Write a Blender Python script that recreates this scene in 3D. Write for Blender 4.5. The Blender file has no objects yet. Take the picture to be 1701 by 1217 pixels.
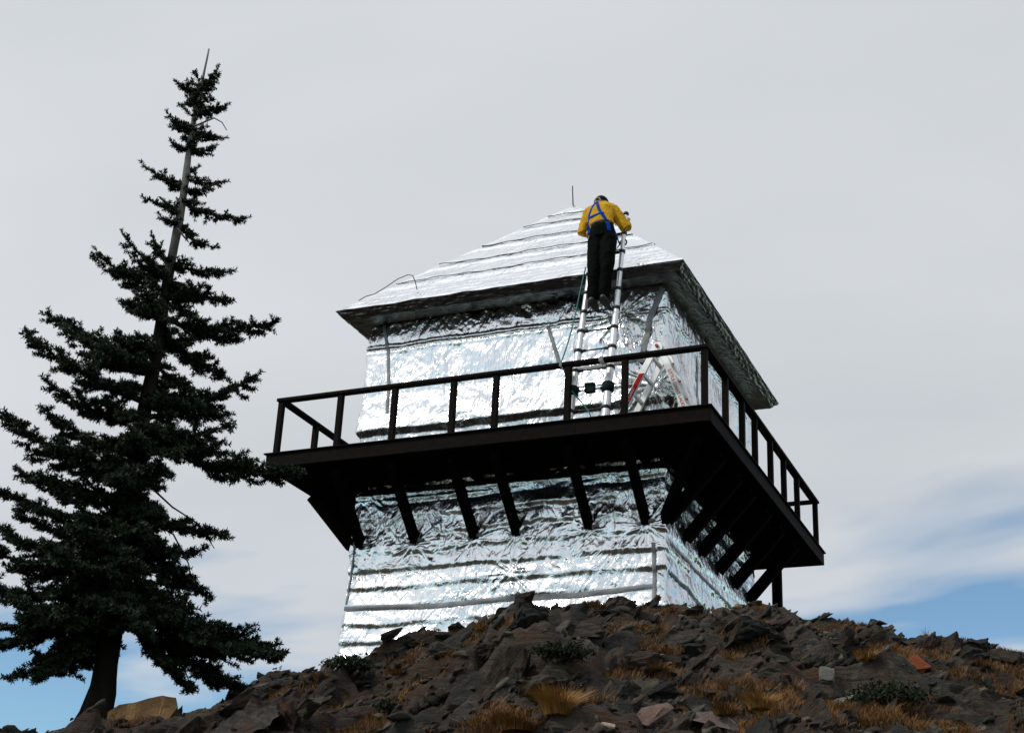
import bpy, bmesh, math, random
import numpy as np
from mathutils import Vector, Matrix
from mathutils.bvhtree import BVHTree
random.seed(7); rng = np.random.default_rng(7)
SC = bpy.context.scene
S = 0.86                      # model units -> metres
R = math.radians
# ------------------------------------------------------------ camera
CP = np.array([12.9093, -19.3006, -8.1933])
YAW, PITCH, ROLL, FPX = 0.4225, 0.4115, 0.0506, 2477.2
fwd = np.array([-math.sin(YAW)*math.cos(PITCH), math.cos(YAW)*math.cos(PITCH), math.sin(PITCH)])
rr = np.array([math.cos(YAW), math.sin(YAW), 0]); uu = np.cross(rr, fwd)
c_, s_ = math.cos(ROLL), math.sin(ROLL)
right, up = c_*rr+s_*uu, -s_*rr+c_*uu
cam = bpy.data.cameras.new('camera'); camo = bpy.data.objects.new('camera', cam)
SC.collection.objects.link(camo); SC.camera = camo
cam.sensor_width = 36; cam.lens = 36*FPX/1701; cam.clip_start = .1; cam.clip_end = 20000
camo.matrix_world = Matrix([[right[0], up[0], -fwd[0], CP[0]*S], [right[1], up[1], -fwd[1], CP[1]*S],
                            [right[2], up[2], -fwd[2], CP[2]*S], [0, 0, 0, 1]])
# ------------------------------------------------------------ sun + sky
SUN_AZ, SUN_EL = 226, 44      # azimuth clockwise from +Y
sd = Vector((math.sin(R(SUN_AZ))*math.cos(R(SUN_EL)), math.cos(R(SUN_AZ))*math.cos(R(SUN_EL)), math.sin(R(SUN_EL))))
sl = bpy.data.lights.new('sun', 'SUN'); so = bpy.data.objects.new('sun', sl); SC.collection.objects.link(so)
sl.energy = 2.0; sl.angle = R(4.0); sl.color = (1, .95, .87)
so.rotation_euler = (-sd).to_track_quat('-Z', 'Y').to_euler()
SC.view_settings.view_transform = 'Standard'; SC.view_settings.look = 'None'
SC.view_settings.exposure = 0; SC.view_settings.gamma = 1
W = bpy.data.worlds.new('World'); SC.world = W; W.use_nodes = True

class N:
    """tiny node helper"""
    def __init__(s, tree): s.t = tree; s.n = tree.nodes; s.l = tree.links
    def add(s, typ, props=None, **ins):
        n = s.n.new(typ)
        for k, v in (props or {}).items(): setattr(n, k, v)
        for k, v in ins.items():
            key = int(k[1:]) if k[0] == '_' and k[1:].isdigit() else k.replace('_', ' ')
            s.set(n.inputs[key], v)
        return n
    def set(s, inp, v):
        if isinstance(v, bpy.types.NodeSocket): s.l.new(v, inp)
        elif isinstance(v, bpy.types.Node): s.l.new(v.outputs[0], inp)
        else: inp.default_value = v
    def m(s, op, a, b=0.0, c=0.0, clamp=False):
        n = s.add('ShaderNodeMath', {'operation': op, 'use_clamp': clamp}); s.set(n.inputs[0], a); s.set(n.inputs[1], b); s.set(n.inputs[2], c)
        return n.outputs[0]
    def vm(s, op, a, b=(0, 0, 0)):
        n = s.add('ShaderNodeVectorMath', {'operation': op}); s.set(n.inputs[0], a); s.set(n.inputs[1], b)
        return n.outputs['Value'] if op == 'DOT_PRODUCT' else n.outputs[0]
    def ramp(s, fac, stops):
        n = s.add('ShaderNodeValToRGB'); s.set(n.inputs[0], fac); e = n.color_ramp.elements
        while len(e) < len(stops): e.new(.5)
        for q, (p, c) in zip(e, stops):
            q.position = p; q.color = (c, c, c, 1) if isinstance(c, (int, float)) else (*c, 1)
        return n.outputs[0]
    def mix(s, f, a, b, blend='MIX'):
        n = s.add('ShaderNodeMix', {'data_type': 'RGBA', 'blend_type': blend}); s.set(n.inputs[0], f)
        s.set(n.inputs[6], (*a, 1) if isinstance(a, tuple) else a); s.set(n.inputs[7], (*b, 1) if isinstance(b, tuple) else b)
        return n.outputs[2]
    def noise(s, vec, scale, detail=4, rough=.55, dist=0.):
        return s.add('ShaderNodeTexNoise', None, Vector=vec, Scale=scale, Detail=detail, Roughness=rough, Distortion=dist).outputs[0]

w = N(W.node_tree); w.n.clear()
sky = w.add('ShaderNodeTexSky', {'sky_type': 'NISHITA', 'sun_disc': False, 'sun_elevation': R(SUN_EL), 'sun_rotation': R(SUN_AZ), 'altitude': 1800, 'dust_density': .1, 'ozone_density': 1.3})
gen = w.add('ShaderNodeTexCoord').outputs['Generated']
xyz = w.add('ShaderNodeSeparateXYZ', None, Vector=gen)
zz = w.m('MAXIMUM', xyz.outputs[2], 0.0)
inv = w.m('DIVIDE', 1.0, w.m('ADD', zz, 0.16))
proj = w.add('ShaderNodeVectorMath', {'operation': 'SCALE'}); w.set(proj.inputs[0], gen); w.set(proj.inputs[3], inv)
mapn = w.add('ShaderNodeMapping', None, Vector=proj.outputs[0]); mapn.inputs['Location'].default_value = (23.1, 8.4, 0)
mapn.inputs['Rotation'].default_value = (0, 0, R(24)); mapn.inputs['Scale'].default_value = (.6, 1.0, 0)
n1 = w.noise(mapn.outputs[0], 1.25, 5, .5, .35)
n2 = w.noise(mapn.outputs[0], .55, 3, .5)
n3 = w.noise(mapn.outputs[0], .9, 5, .5, .3)
# thick overcast overhead thinning to broken cloud low down
cover = w.m('ADD', w.m('MULTIPLY', w.m('SUBTRACT', zz, .205), 4.6), w.m('ADD', w.m('MULTIPLY', w.m('SUBTRACT', n1, .5), 5.2), w.m('MULTIPLY', w.m('SUBTRACT', n2, .5), 1.2)))
cov = w.ramp(w.m('ADD', cover, .5), [(0.08, 0.05), (0.36, .62), (.62, 1.0)])
glow = w.m('POWER', w.m('MAXIMUM', w.vm('DOT_PRODUCT', gen, tuple(sd)), 0.0), 3.0)
ccol = w.mix(w.ramp(n3, [(.32, 0.), (.66, 1.)]), (.55, .585, .625), (.76, .785, .815))
ccol = w.mix(w.m('MULTIPLY', w.m('SUBTRACT', .34, zz), 3.2, clamp=True), ccol, (.68, .72, .775))
cstr = w.m('ADD', w.m('ADD', 1.0, w.m('MULTIPLY', glow, .40)), w.m('MULTIPLY', w.m('MULTIPLY', w.m('SUBTRACT', zz, .64), 3.0, clamp=True), .30))
bgc = w.add('ShaderNodeBackground', None, Color=ccol, Strength=cstr)
bgs = w.add('ShaderNodeBackground', None, Color=w.mix(1.0, sky.outputs[0], (.80, .98, .96), 'MULTIPLY'), Strength=.135)
mx = w.add('ShaderNodeMixShader', None, _0=cov, _1=bgs.outputs[0], _2=bgc.outputs[0])
w.add('ShaderNodeOutputWorld', None, Surface=mx.outputs[0])

# ------------------------------------------------------------ object helpers
COL = SC.collection
def mesh(name, v, f):
    v = np.asarray(v, float)*S
    me = bpy.data.meshes.new(name)
    if isinstance(f, np.ndarray):
        k = f.shape[1]
        me.vertices.add(len(v)); me.vertices.foreach_set('co', v.astype(np.float32).ravel())
        me.loops.add(f.size); me.loops.foreach_set('vertex_index', f.astype(np.int32).ravel())
        me.polygons.add(len(f)); me.polygons.foreach_set('loop_start', np.arange(0, f.size, k, dtype=np.int32))
        me.update(calc_edges=True)
    else:
        me.from_pydata([tuple(p) for p in v], [], [tuple(q) for q in f]); me.update()
    return me
def tag(o, label=None, cat=None, group=None, kind=None):
    if label: o['label'] = label
    if cat: o['category'] = cat
    if group: o['group'] = group
    if kind: o['kind'] = kind
    return o
def link(name, me, mat=None, parent=None, smooth=False, loc=None):
    o = bpy.data.objects.new(name, me); COL.objects.link(o)
    if mat is not None and not me.materials: me.materials.append(mat)
    if smooth: me.polygons.foreach_set('use_smooth', [True]*len(me.polygons))
    if parent is not None:
        o.parent = parent; o.matrix_parent_inverse = Matrix.Identity(4)
        o.location = -world_loc(parent)
    if loc is not None: o.location = Vector(loc)*S - (world_loc(parent) if parent else Vector())
    return o
def world_loc(o):
    l = Vector(o.location)
    while o.parent: o = o.parent; l = l+Vector(o.location)
    return l
def empty(name, loc):
    o = bpy.data.objects.new(name, None); COL.objects.link(o); o.location = Vector(loc)*S
    o.empty_display_size = .2
    return o
class MB:
    def __init__(s): s.v = []; s.f = []
    def box(s, lo, hi):
        x0, y0, z0 = lo; x1, y1, z1 = hi
        s.hexa([(x0, y0, z0), (x1, y0, z0), (x1, y1, z0), (x0, y1, z0), (x0, y0, z1), (x1, y0, z1), (x1, y1, z1), (x0, y1, z1)])
        return s
    def hexa(s, p):
        b = len(s.v); s.v += [tuple(q) for q in p]
        s.f += [(b, b+3, b+2, b+1), (b+4, b+5, b+6, b+7), (b, b+1, b+5, b+4), (b+1, b+2, b+6, b+5), (b+2, b+3, b+7, b+6), (b+3, b, b+4, b+7)]
        return s
    def beam(s, a, b, wdt, hgt, side=None):
        a, b = Vector(a), Vector(b); d = (b-a).normalized()
        x = Vector(side) if side is not None else (d.cross(Vector((0, 0, 1))) if abs(d.z) < .95 else Vector((1, 0, 0)))
        x = (x-d*x.dot(d)).normalized(); y = d.cross(x)
        q = [(-1, -1), (1, -1), (1, 1), (-1, 1)]
        return s.hexa([tuple(a+x*i*wdt/2+y*j*hgt/2) for i, j in q]+[tuple(b+x*i*wdt/2+y*j*hgt/2) for i, j in q])
    def tube(s, pts, rad, n=8, cap=True, flat=1.0, side=None):
        pts = [Vector(p) for p in pts]; rad = rad if isinstance(rad, (list, tuple)) else [rad]*len(pts)
        b = len(s.v); ref = Vector(side) if side is not None else None
        for i, p in enumerate(pts):
            d = (pts[min(i+1, len(pts)-1)]-pts[max(i-1, 0)]).normalized()
            if ref is None: ref = d.orthogonal()
            x = (ref-d*ref.dot(d)).normalized(); y = d.cross(x); ref = x
            for k in range(n):
                a = 2*math.pi*k/n; s.v.append(tuple(p+(x*math.cos(a)+y*math.sin(a)*flat)*rad[i]))
        for i in range(len(pts)-1):
            for k in range(n):
                k2 = (k+1) % n; s.f.append((b+i*n+k, b+i*n+k2, b+(i+1)*n+k2, b+(i+1)*n+k))
        if cap:
            s.f.append(tuple(b+k for k in range(n-1, -1, -1))); s.f.append(tuple(b+(len(pts)-1)*n+k for k in range(n)))
        return s
    def ball(s, c, r, n=10, m=7):
        c = Vector(c); r = r if isinstance(r, (tuple, list)) else (r, r, r); b = len(s.v)
        for i in range(m+1):
            t = math.pi*i/m
            for k in range(n):
                a = 2*math.pi*k/n; s.v.append((c.x+r[0]*math.sin(t)*math.cos(a), c.y+r[1]*math.sin(t)*math.sin(a), c.z+r[2]*math.cos(t)))
        for i in range(m):
            for k in range(n):
                k2 = (k+1) % n; s.f.append((b+i*n+k, b+(i+1)*n+k, b+(i+1)*n+k2, b+i*n+k2))
        return s
    def torus(s, c, ax, r, t, n=16, m=6):
        ax = Vector(ax).normalized(); x = ax.orthogonal().normalized(); y = ax.cross(x); c = Vector(c); b = len(s.v)
        for i in range(n):
            a = 2*math.pi*i/n; d = x*math.cos(a)+y*math.sin(a)
            for k in range(m):
                e = 2*math.pi*k/m; s.v.append(tuple(c+d*(r+t*math.cos(e))+ax*t*math.sin(e)))
        for i in range(n):
            for k in range(m):
                i2, k2 = (i+1) % n, (k+1) % m; s.f.append((b+i*m+k, b+i2*m+k, b+i2*m+k2, b+i*m+k2))
        return s
    def build(s, name, mat, parent=None, smooth=False, bevel=0):
        o = link(name, mesh(name, s.v, s.f), mat, parent, smooth)
        if bevel:
            bv = o.modifiers.new('bevel', 'BEVEL'); bv.width = bevel; bv.segments = 1; bv.limit_method = 'ANGLE'
        return o

# ------------------------------------------------------------ materials
def mat(name, col, rough=.6, metal=0., var=0., scale=8., bump=0., bscale=30., spec=.5, dist=.01):
    m = bpy.data.materials.new(name); m.use_nodes = True; k = N(m.node_tree)
    b = k.n['Principled BSDF']; b.inputs['Roughness'].default_value = rough; b.inputs['Metallic'].default_value = metal
    b.inputs['Specular IOR Level'].default_value = spec
    oc = k.add('ShaderNodeTexCoord').outputs['Object']
    nz = k.noise(oc, scale, 5, .6)
    lo = tuple(c*(1-var) for c in col); hi = tuple(min(1, c*(1+var)) for c in col)
    k.set(b.inputs['Base Color'], k.mix(k.ramp(nz, [(.3, 0.), (.7, 1.)]), lo, hi))
    if bump:
        bp = k.add('ShaderNodeBump', None, Strength=bump, Distance=dist, Height=k.noise(oc, bscale, 4, .6)); k.set(b.inputs['Normal'], bp.outputs[0])
    return m
def foil_mat(name, rough=.2, base=.91, bstr=.5, sc=9.):
    m = bpy.data.materials.new(name); m.use_nodes = True; k = N(m.node_tree); b = k.n['Principled BSDF']
    b.inputs['Metallic'].default_value = 1
    oc = k.add('ShaderNodeTexCoord').outputs['Object']
    wob = k.vm('ADD', oc, k.vm('MULTIPLY', k.vm('SUBTRACT', k.add('ShaderNodeTexNoise', None, Vector=oc, Scale=1.7, Detail=2.).outputs[1], (.5, .5, .5)), (.7, .7, .7)))
    def folds(rot, scl, freq, det):
        mp = k.add('ShaderNodeMapping', None, Vector=wob); mp.inputs['Rotation'].default_value = rot; mp.inputs['Scale'].default_value = scl
        return k.m('ABSOLUTE', k.m('SUBTRACT', k.noise(mp.outputs[0], freq, det, .5), .5))
    msk = lambda o, f, lo, hi: k.ramp(k.noise(k.vm('ADD', oc, o), f, 2), [(lo, 0.), (hi, 1.)])
    f1 = folds((.3, .5, .2), (1, 1, .28), sc*1.0, 2); f2 = folds((.2, -.7, .9), (1, 1, .22), sc*1.3, 2); f3 = folds((1.3, .2, .4), (1, .9, .5), sc*2.2, 3)
    h = k.m('ADD', k.m('MULTIPLY', f1, msk((0, 0, 0), 1.1, .42, .62)), k.m('ADD', k.m('MULTIPLY', f2, msk((5, 2, 1), 1.3, .42, .60)), k.m('MULTIPLY', k.m('MULTIPLY', f3, .5), msk((9, 4, 3), 1.6, .40, .70))))
    f4 = folds((.9, .4, 1.1), (1, 1, .6), sc*4.5, 2)
    h = k.m('ADD', k.m('ADD', h, k.m('MULTIPLY', f4, .22)), k.m('MULTIPLY', k.noise(oc, sc*.6, 2), .25))
    bp = k.add('ShaderNodeBump', None, Strength=bstr, Distance=.07, Height=h); k.set(b.inputs['Normal'], bp.outputs[0])
    nz = k.noise(oc, 2.3, 3)
    k.set(b.inputs['Roughness'], k.m('ADD', rough-.05, k.m('MULTIPLY', nz, .12)))
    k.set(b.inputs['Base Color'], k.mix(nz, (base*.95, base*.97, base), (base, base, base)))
    return m
def rock_mat(name, tint=1., attr=False):
    m = bpy.data.materials.new(name); m.use_nodes = True; k = N(m.node_tree); b = k.n['Principled BSDF']
    b.inputs['Roughness'].default_value = .8; b.inputs['Specular IOR Level'].default_value = .3
    tc = k.add('ShaderNodeTexCoord')
    if attr:
        oc = tc.outputs['Object']; rnd = k.add('ShaderNodeAttribute', {'attribute_name': 'cell'}).outputs['Fac']
    else:
        oc = tc.outputs['Object']; rnd = k.add('ShaderNodeObjectInfo').outputs['Random']
    # bedding planes dip steeply to the right
    mp = k.add('ShaderNodeMapping', None, Vector=oc); mp.inputs['Rotation'].default_value = (R(18), R(48), R(10)); mp.inputs['Scale'].default_value = (1.8, 1.8, 9)
    st = k.noise(mp.outputs[0], 1.9, 6, .68, .9)
    big = k.noise(oc, 1.1, 4, .6); mid = k.noise(oc, 4.5, 5, .65); fine = k.noise(oc, 34, 6, .75)
    t = tint
    c = k.ramp(k.m('FRACT', k.m('ADD', k.m('MULTIPLY', rnd, 3.7), k.m('MULTIPLY', mid, .35))),
               [(0., (.026*t, .026*t, .023*t)), (.28, (.070*t, .066*t, .050*t)), (.48, (.085*t, .046*t, .028*t)), (.64, (.135*t, .115*t, .082*t)), (.80, (.105*t, .056*t, .030*t)), (.9, (.05*t, .034*t, .034*t)), (1., (.16*t, .145*t, .115*t))])
    c = k.mix(k.ramp(st, [(.42, .0), (.58, .85)]), c, k.mix(.75, c, (.006, .006, .007)))
    c = k.mix(k.ramp(big, [(.56, 0.), (.70, .75)]), c, (.16*t, .062*t, .018*t))         # iron staining
    c = k.mix(k.ramp(fine, [(.60, 0.), (.72, .7)]), c, (.19*t, .185*t, .15*t))           # lichen flecks
    c = k.mix(k.ramp(k.noise(oc, 8, 3), [(.62, 0.), (.7, .5)]), c, (.075, .085, .05))
    k.set(b.inputs['Base Color'], c)
    h = k.m('ADD', k.m('MULTIPLY', st, 1.0), k.m('ADD', k.m('MULTIPLY', mid, .5), k.m('MULTIPLY', fine, .45)))
    k.set(b.inputs['Normal'], k.add('ShaderNodeBump', None, Strength=1., Distance=.11, Height=h).outputs[0])
    return m, k, b, c
M_foil = foil_mat('crumpled_foil', .20, .80, .72, 5.)
M_foil_roof = foil_mat('roof_foil', .20, .93, .5, 6.)
M_foil_eave = foil_mat('eave_foil', .28, .19, .6, 5.)  # same foil, dark ground reflection under the eaves put into its base colour
M_tape = mat('foil_tape', (.20, .205, .21), .6, .4, .12, 20, .4, 25)
M_wood = mat('dark_brown_stained_wood', (.0055, .0036, .0030), .8, 0, .4, 12, .5, 60, .08)
M_under = mat('shade_darkened_wood', (.0028, .0022, .002), .9, 0, .3, 12, .4, 60, .03)  # deck wood again, with the shade beneath the catwalk put into its colour
M_lath = mat('dark_lath', (.03, .03, .032), .7, .2, .4, 9)
M_alu = mat('aluminium_tube', (.72, .73, .74), .38, .75, .08, 12)
M_alub = mat('brushed_aluminium_rail', (.66, .67, .66), .45, .6, .08, 12)
M_collar = mat('dark_green_collar', (.004, .016, .012), .7, 0, .2, 8, 0, 30, .1)
M_black = mat('black_plastic', (.008, .008, .009), .5, 0, .2)
M_rope = mat('teal_rope', (.02, .17, .15), .7, 0, .3, 60)
M_wire = mat('dark_wire', (.02, .02, .022), .5, .5, .2)
M_red = mat('red_sticker', (.40, .006, .008), .6, 0, .15, 40, 0, 30, .1)
M_redk = mat('red_knob', (.40, .006, .008), .5)
M_white = mat('white_sticker', (.72, .71, .69), .45, 0, .06, 40)
M_bark = mat('grey_fir_bark', (.10, .09, .08), .9, 0, .5, 14, .8, 40, .1)
M_shirt = mat('yellow_work_shirt', (.50, .27, .004), .8, 0, .12, 7, .7, 9, .2, .03)
M_trouser = mat('black_green_trousers', (.0030, .0045, .0035), .9, 0, .4, 9, .6, 12, .05, .03)
M_skin = mat('skin', (.42, .22, .15), .55, 0, .08)
M_hair = mat('grey_hair', (.17, .15, .13), .8, 0, .5, 60, .6, 90)
M_cap = mat('navy_cap', (.004, .005, .009), .9, 0, .3, 30, .3, 60, .1)
M_blue = mat('blue_webbing', (.001, .05, .30), .8, 0, .15, 90, .4, 200, .08)
M_ring = mat('tan_ring', (.42, .30, .16), .5, 0, .2)
M_boot = mat('dark_leather_boot', (.022, .013, .010), .5, 0, .3, 20)
M_belt = mat('brown_belt', (.07, .035, .02), .6, 0, .2)

# ------------------------------------------------------------ numpy noise
def _h(ix, iy, seed):
    n = (ix.astype(np.int64)*374761393+iy.astype(np.int64)*668265263+seed*1442695041) & 0xffffffff
    n = ((n ^ (n >> 13))*1274126177) & 0xffffffff
    n = n ^ (n >> 16); n = (n*2246822519) & 0xffffffff
    return ((n ^ (n >> 15)) & 0xffffff)/float(0x1000000)
def perlin(x, y, seed=0):
    ix = np.floor(x); iy = np.floor(y); fx = x-ix; fy = y-iy
    u = fx*fx*fx*(fx*(fx*6-15)+10); v = fy*fy*fy*(fy*(fy*6-15)+10)
    def g(a, b):
        t = _h(ix+a, iy+b, seed)*2*np.pi
        return np.cos(t)*(fx-a)+np.sin(t)*(fy-b)
    return (g(0, 0)*(1-u)+g(1, 0)*u)*(1-v)+(g(0, 1)*(1-u)+g(1, 1)*u)*v
def fbm(x, y, seed=0, o=4):
    r = 0; a = 1.
    for i in range(o): r = r+a*perlin(x*2**i, y*2**i, seed+i*17); a *= .5
    return r
def crease(x, y, seed, o=3, warp=.5):
    wx = x+warp*perlin(x*.7, y*.7, seed+91); wy = y+warp*perlin(x*.7+5, y*.7+9, seed+92)
    r = 0; a = 1.
    for i in range(o):
        r = r-a*np.abs(perlin(wx*1.9**i, wy*1.9**i, seed+i*13)); a *= .52
    return r
def blocks(x, y, size, seed, tilt=1., dip=(0, 0)):
    """piecewise planar fractured rock: every Voronoi cell has its own height and tilt"""
    X = x/size; Y = y/size; ix = np.floor(X); iy = np.floor(Y)
    best = np.full(X.shape, 9e9); h = np.zeros(X.shape); c = np.zeros(X.shape)
    for a in (-1, 0, 1):
        for b in (-1, 0, 1):
            cx, cy = ix+a, iy+b
            px = cx+_h(cx, cy, seed); py = cy+_h(cx, cy, seed+1)
            dx, dy = X-px, Y-py; d = dx*dx+dy*dy
            k = d < best
            hh = (_h(cx, cy, seed+2)-.5)+tilt*((_h(cx, cy, seed+3)-.5+dip[0])*dx+(_h(cx, cy, seed+4)-.5+dip[1])*dy)
            best = np.where(k, d, best); h = np.where(k, hh, h); c = np.where(k, _h(cx, cy, seed+5), c)
    return h*size, c

# ------------------------------------------------------------ terrain
SIL = [(-180, -.30), (-120, -.2), (-80, .0), (-60, .10), (-48, .142), (-43.35, .1458), (-42.15, .1490), (-40.97, .149), (-39.73, .1530), (-38.53, .1620), (-36.75, .166), (-34.89, .172), (-33.15, .186), (-31.85, .195), (-30.79, .199), (-30.3, .1995), (-29.43, .2040), (-28.78, .2120), (-27.44, .2290), (-27.22, .232), (-25.62, .2370), (-24.93, .2415), (-23.77, .2450), (-22.69, .2430), (-21.15, .2540), (-19.28, .2570), (-17.4, .2546), (-15.55, .2543), (-14.16, .2560), (-13.48, .2546), (-12.58, .2458), (-11.23, .2423), (-10.57, .2406), (-9.22, .2426), (-8.81, .2370), (-8.15, .2360), (-6.65, .2333), (-6.13, .2286), (-5.38, .2292), (-4.54, .2260), (-3.32, .2223), (2, .205), (20, .10), (50, -.05), (100, -.28), (180, -.30)]
DC = [(-180, 18), (-43, 15.2), (-39, 15.7), (-35, 16.8), (-31, 18.6), (-28, 18.2), (-24, 17), (-20, 17.6), (-14, 18.5), (-10, 18), (-4, 18.4), (180, 18)]
GZ = -10.04
def base_h(phi, D):
    te = np.interp(phi, *zip(*SIL)); dc = np.interp(phi, *zip(*DC))
    zc = CP[2]+dc*te; t = D/dc
    z1 = GZ+(zc-GZ)*t
    e = D-dc
    z2 = zc-.06*e-.30*np.maximum(e-15, 0)
    z = np.where(t < 1, z1, z2)
    z = z-.1*np.exp(-(e/1.2)**2)*0
    floor_ = -190+70*fbm(D*np.sin(np.radians(phi))/700, D*np.cos(np.radians(phi))/700, 5, 4)
    k = np.clip((D-150)/300, 0, 1)
    return np.maximum(z, floor_*k+z*(1-k)) if np.ndim(z) else z
def detail(x, y, phi, D):
    dc = np.interp(phi, *zip(*DC))
    m = np.clip((D-4)/3, 0, 1)*np.clip((34-D)/8, 0, 1)*np.clip((phi+62)/12, 0, 1)*np.clip((18-phi)/12, 0, 1)
    cr = 1-.50*np.exp(-((D-dc)/1.4)**2)
    fade = np.clip(1-(D-dc-.8)/1.5, .25, 1)
    wx = x+.18*fbm(x*1.3, y*1.3, 3, 3); wy = y+.18*fbm(x*1.3+7, y*1.3, 4, 3)
    # oblique, elongated slabs
    a = R(28); ux = wx*math.cos(a)+wy*math.sin(a); uy = (-wx*math.sin(a)+wy*math.cos(a))*1.7
    b0, c0 = blocks(ux, uy, 1.25, 11, .8, (.25, -.1))
    b1, c1 = blocks(ux, uy, .50, 31, .8, (.25, -.1))
    b2, c2 = blocks(ux, uy, .21, 51, .8, (.3, -.1))
    b3, c3 = blocks(ux*1.0, uy*1.3, .09, 71, .8, (.3, 0))
    soil = fbm(x*.55+3, y*.55, 21, 3)          # soft ground between outcrops
    rk = np.clip(.62-soil*1.5, .22, 1.)
    led = y*.9+x*.15+.9*fbm(x*.45, y*.45, 8, 3)
    fr = led/1.35-np.floor(led/1.35)
    ledge = .34*(np.clip(fr/.16, 0, 1)-fr)
    m = m*(1-.85*np.exp(-(((x-2.9)**2+(y+6.95)**2)/1.6)))
    h = m*cr*fade*(rk*(.40*b0+.58*b1+.50*b2+.32*b3)+.8*ledge+.10*fbm(x*.8, y*.8, 9, 4)+.035*fbm(x*6, y*6, 10, 3)*rk)
    return h, np.where(_h(np.floor(ux*3), np.floor(uy*3), 5) > .5, c1, c2)
def ground_at(x, y):
    x = np.atleast_1d(np.asarray(x, float)); y = np.atleast_1d(np.asarray(y, float))
    phi = np.degrees(np.arctan2(x-CP[0], y-CP[1])); D = np.hypot(x-CP[0], y-CP[1])
    h, c = detail(x, y, phi, D)
    return base_h(phi, D)+h
def build_ground():
    ph = np.concatenate([np.linspace(-180, -62, 40)[:-1], np.linspace(-62, -45.5, 90)[:-1], np.linspace(-45.5, -1.5, 1050)[:-1], np.linspace(-1.5, 18, 90)[:-1], np.linspace(18, 180, 50)])
    Dd = np.concatenate([[.01, 1, 2, 3, 4, 5, 6], np.linspace(7, 20, 620), np.linspace(20.1, 34, 90), np.geomspace(36, 9000, 46)])
    P, Q = np.meshgrid(ph, Dd, indexing='ij')
    x = CP[0]+Q*np.sin(np.radians(P)); y = CP[1]+Q*np.cos(np.radians(P))
    h, cell = detail(x, y, P, Q); i0, i1 = 39+89, 39+89+1049
    for w0, w1 in ((4, 1), (3, 1)):
        k_ = h[i0-10:i1+10].copy(); acc = np.zeros_like(k_)
        for a_ in range(-w0, w0+1):
            for b_ in range(-w1, w1+1): acc += np.roll(np.roll(k_, a_, 0), b_, 1)
        acc /= (2*w0+1)*(2*w1+1); h[i0:i1] = acc[10:-10]
    z = base_h(P, Q)+h+.075*crease(x*4+y*3, y*5-x*2, 88, 3, .8)*(np.abs(h) > 1e-6)
    a, b = P.shape; idx = np.arange(a*b).reshape(a, b)
    f = np.stack([idx[:-1, :-1], idx[1:, :-1], idx[1:, 1:], idx[:-1, 1:]], -1).reshape(-1, 4)[:, ::-1]
    me = mesh('ground', np.stack([x, y, z], -1).reshape(-1, 3), f)
    at = me.attributes.new('cell', 'FLOAT', 'POINT'); at.data.foreach_set('value', cell.ravel().astype(np.float32))
    m, k, bs, c = rock_mat('slate_hillside', .70, True)
    oc = k.add('ShaderNodeTexCoord').outputs['Object']
    geo = k.add('ShaderNodeNewGeometry')
    nz = k.add('ShaderNodeSeparateXYZ', None, Vector=geo.outputs['Normal']).outputs[2]
    soil = k.m('ADD', k.noise(oc, .55, 4, .6), k.m('MULTIPLY', nz, .12))
    c = k.mix(k.ramp(soil, [(.60, 0.), (.68, .85)]), c, k.mix(k.noise(oc, 14, 5, .7), (.018, .010, .006), (.085, .042, .015)))
    far = k.m('MULTIPLY', k.m('SUBTRACT', k.add('ShaderNodeVectorMath', {'operation': 'LENGTH'}, _0=oc).outputs['Value'], 50.), .02, clamp=True)
    c = k.mix(far, c, k.mix(k.noise(oc, .05, 6, .7), (.012, .02, .010), (.05, .05, .03)))
    k.set(bs.inputs['Base Color'], c)
    g = link('ground', me, m); g['kind'] = 'structure'
    return g
build_ground()
def along(px, py):
    """world point where the hillside meets a given direction from the view point"""
    d = right*(px-850.5)/FPX-up*(py-608.5)/FPX+fwd; hz = math.hypot(d[0], d[1])
    el = d[2]/hz; phi = math.degrees(math.atan2(d[0], d[1]))
    Dv = np.linspace(7.5, 24, 700); x = CP[0]+Dv*d[0]/hz; y = CP[1]+Dv*d[1]/hz
    g = ground_at(x, y); k = np.argmax(g > CP[2]+Dv*el) if (g > CP[2]+Dv*el).any() else int(np.argmax((g-CP[2])/Dv))
    return float(x[k]), float(y[k]), float(g[k])

# ------------------------------------------------------------ lookout tower
X0, X1, Y0, Y1 = .97, 6.38, 1.11, 6.46
CX, CY = 3.68, 3.74
PX = [.07, 1.19, 2.18, 3.22, 3.95, 5.15, 6.06, 7.29]
PY = [.07, 1.19, 2.16, 2.95, 3.98, 4.92, 5.91, 7.42]
DW, DD = 7.36, 7.49
tower = empty('lookout_tower', (CX, CY, -3.6))
tag(tower, 'square two storey lookout tower wrapped in crumpled silver foil with a dark wooden catwalk', 'tower')
TIPS = [(x, -1.28) for x in PX[1:7]]
def pinch(s, z, cs, cz, n, amp, rad, seed):
    dx, dz = s-cs, z-cz; r = np.hypot(dx, dz)+1e-6; a = np.arctan2(dz, dx)
    return amp*(1-np.abs(np.sin(a*n/2+seed+.5*np.sin(3*a+seed))*1.6).clip(0, 1))*np.exp(-(r/rad)**2)*np.clip(r/.06, 0, 1)
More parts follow.
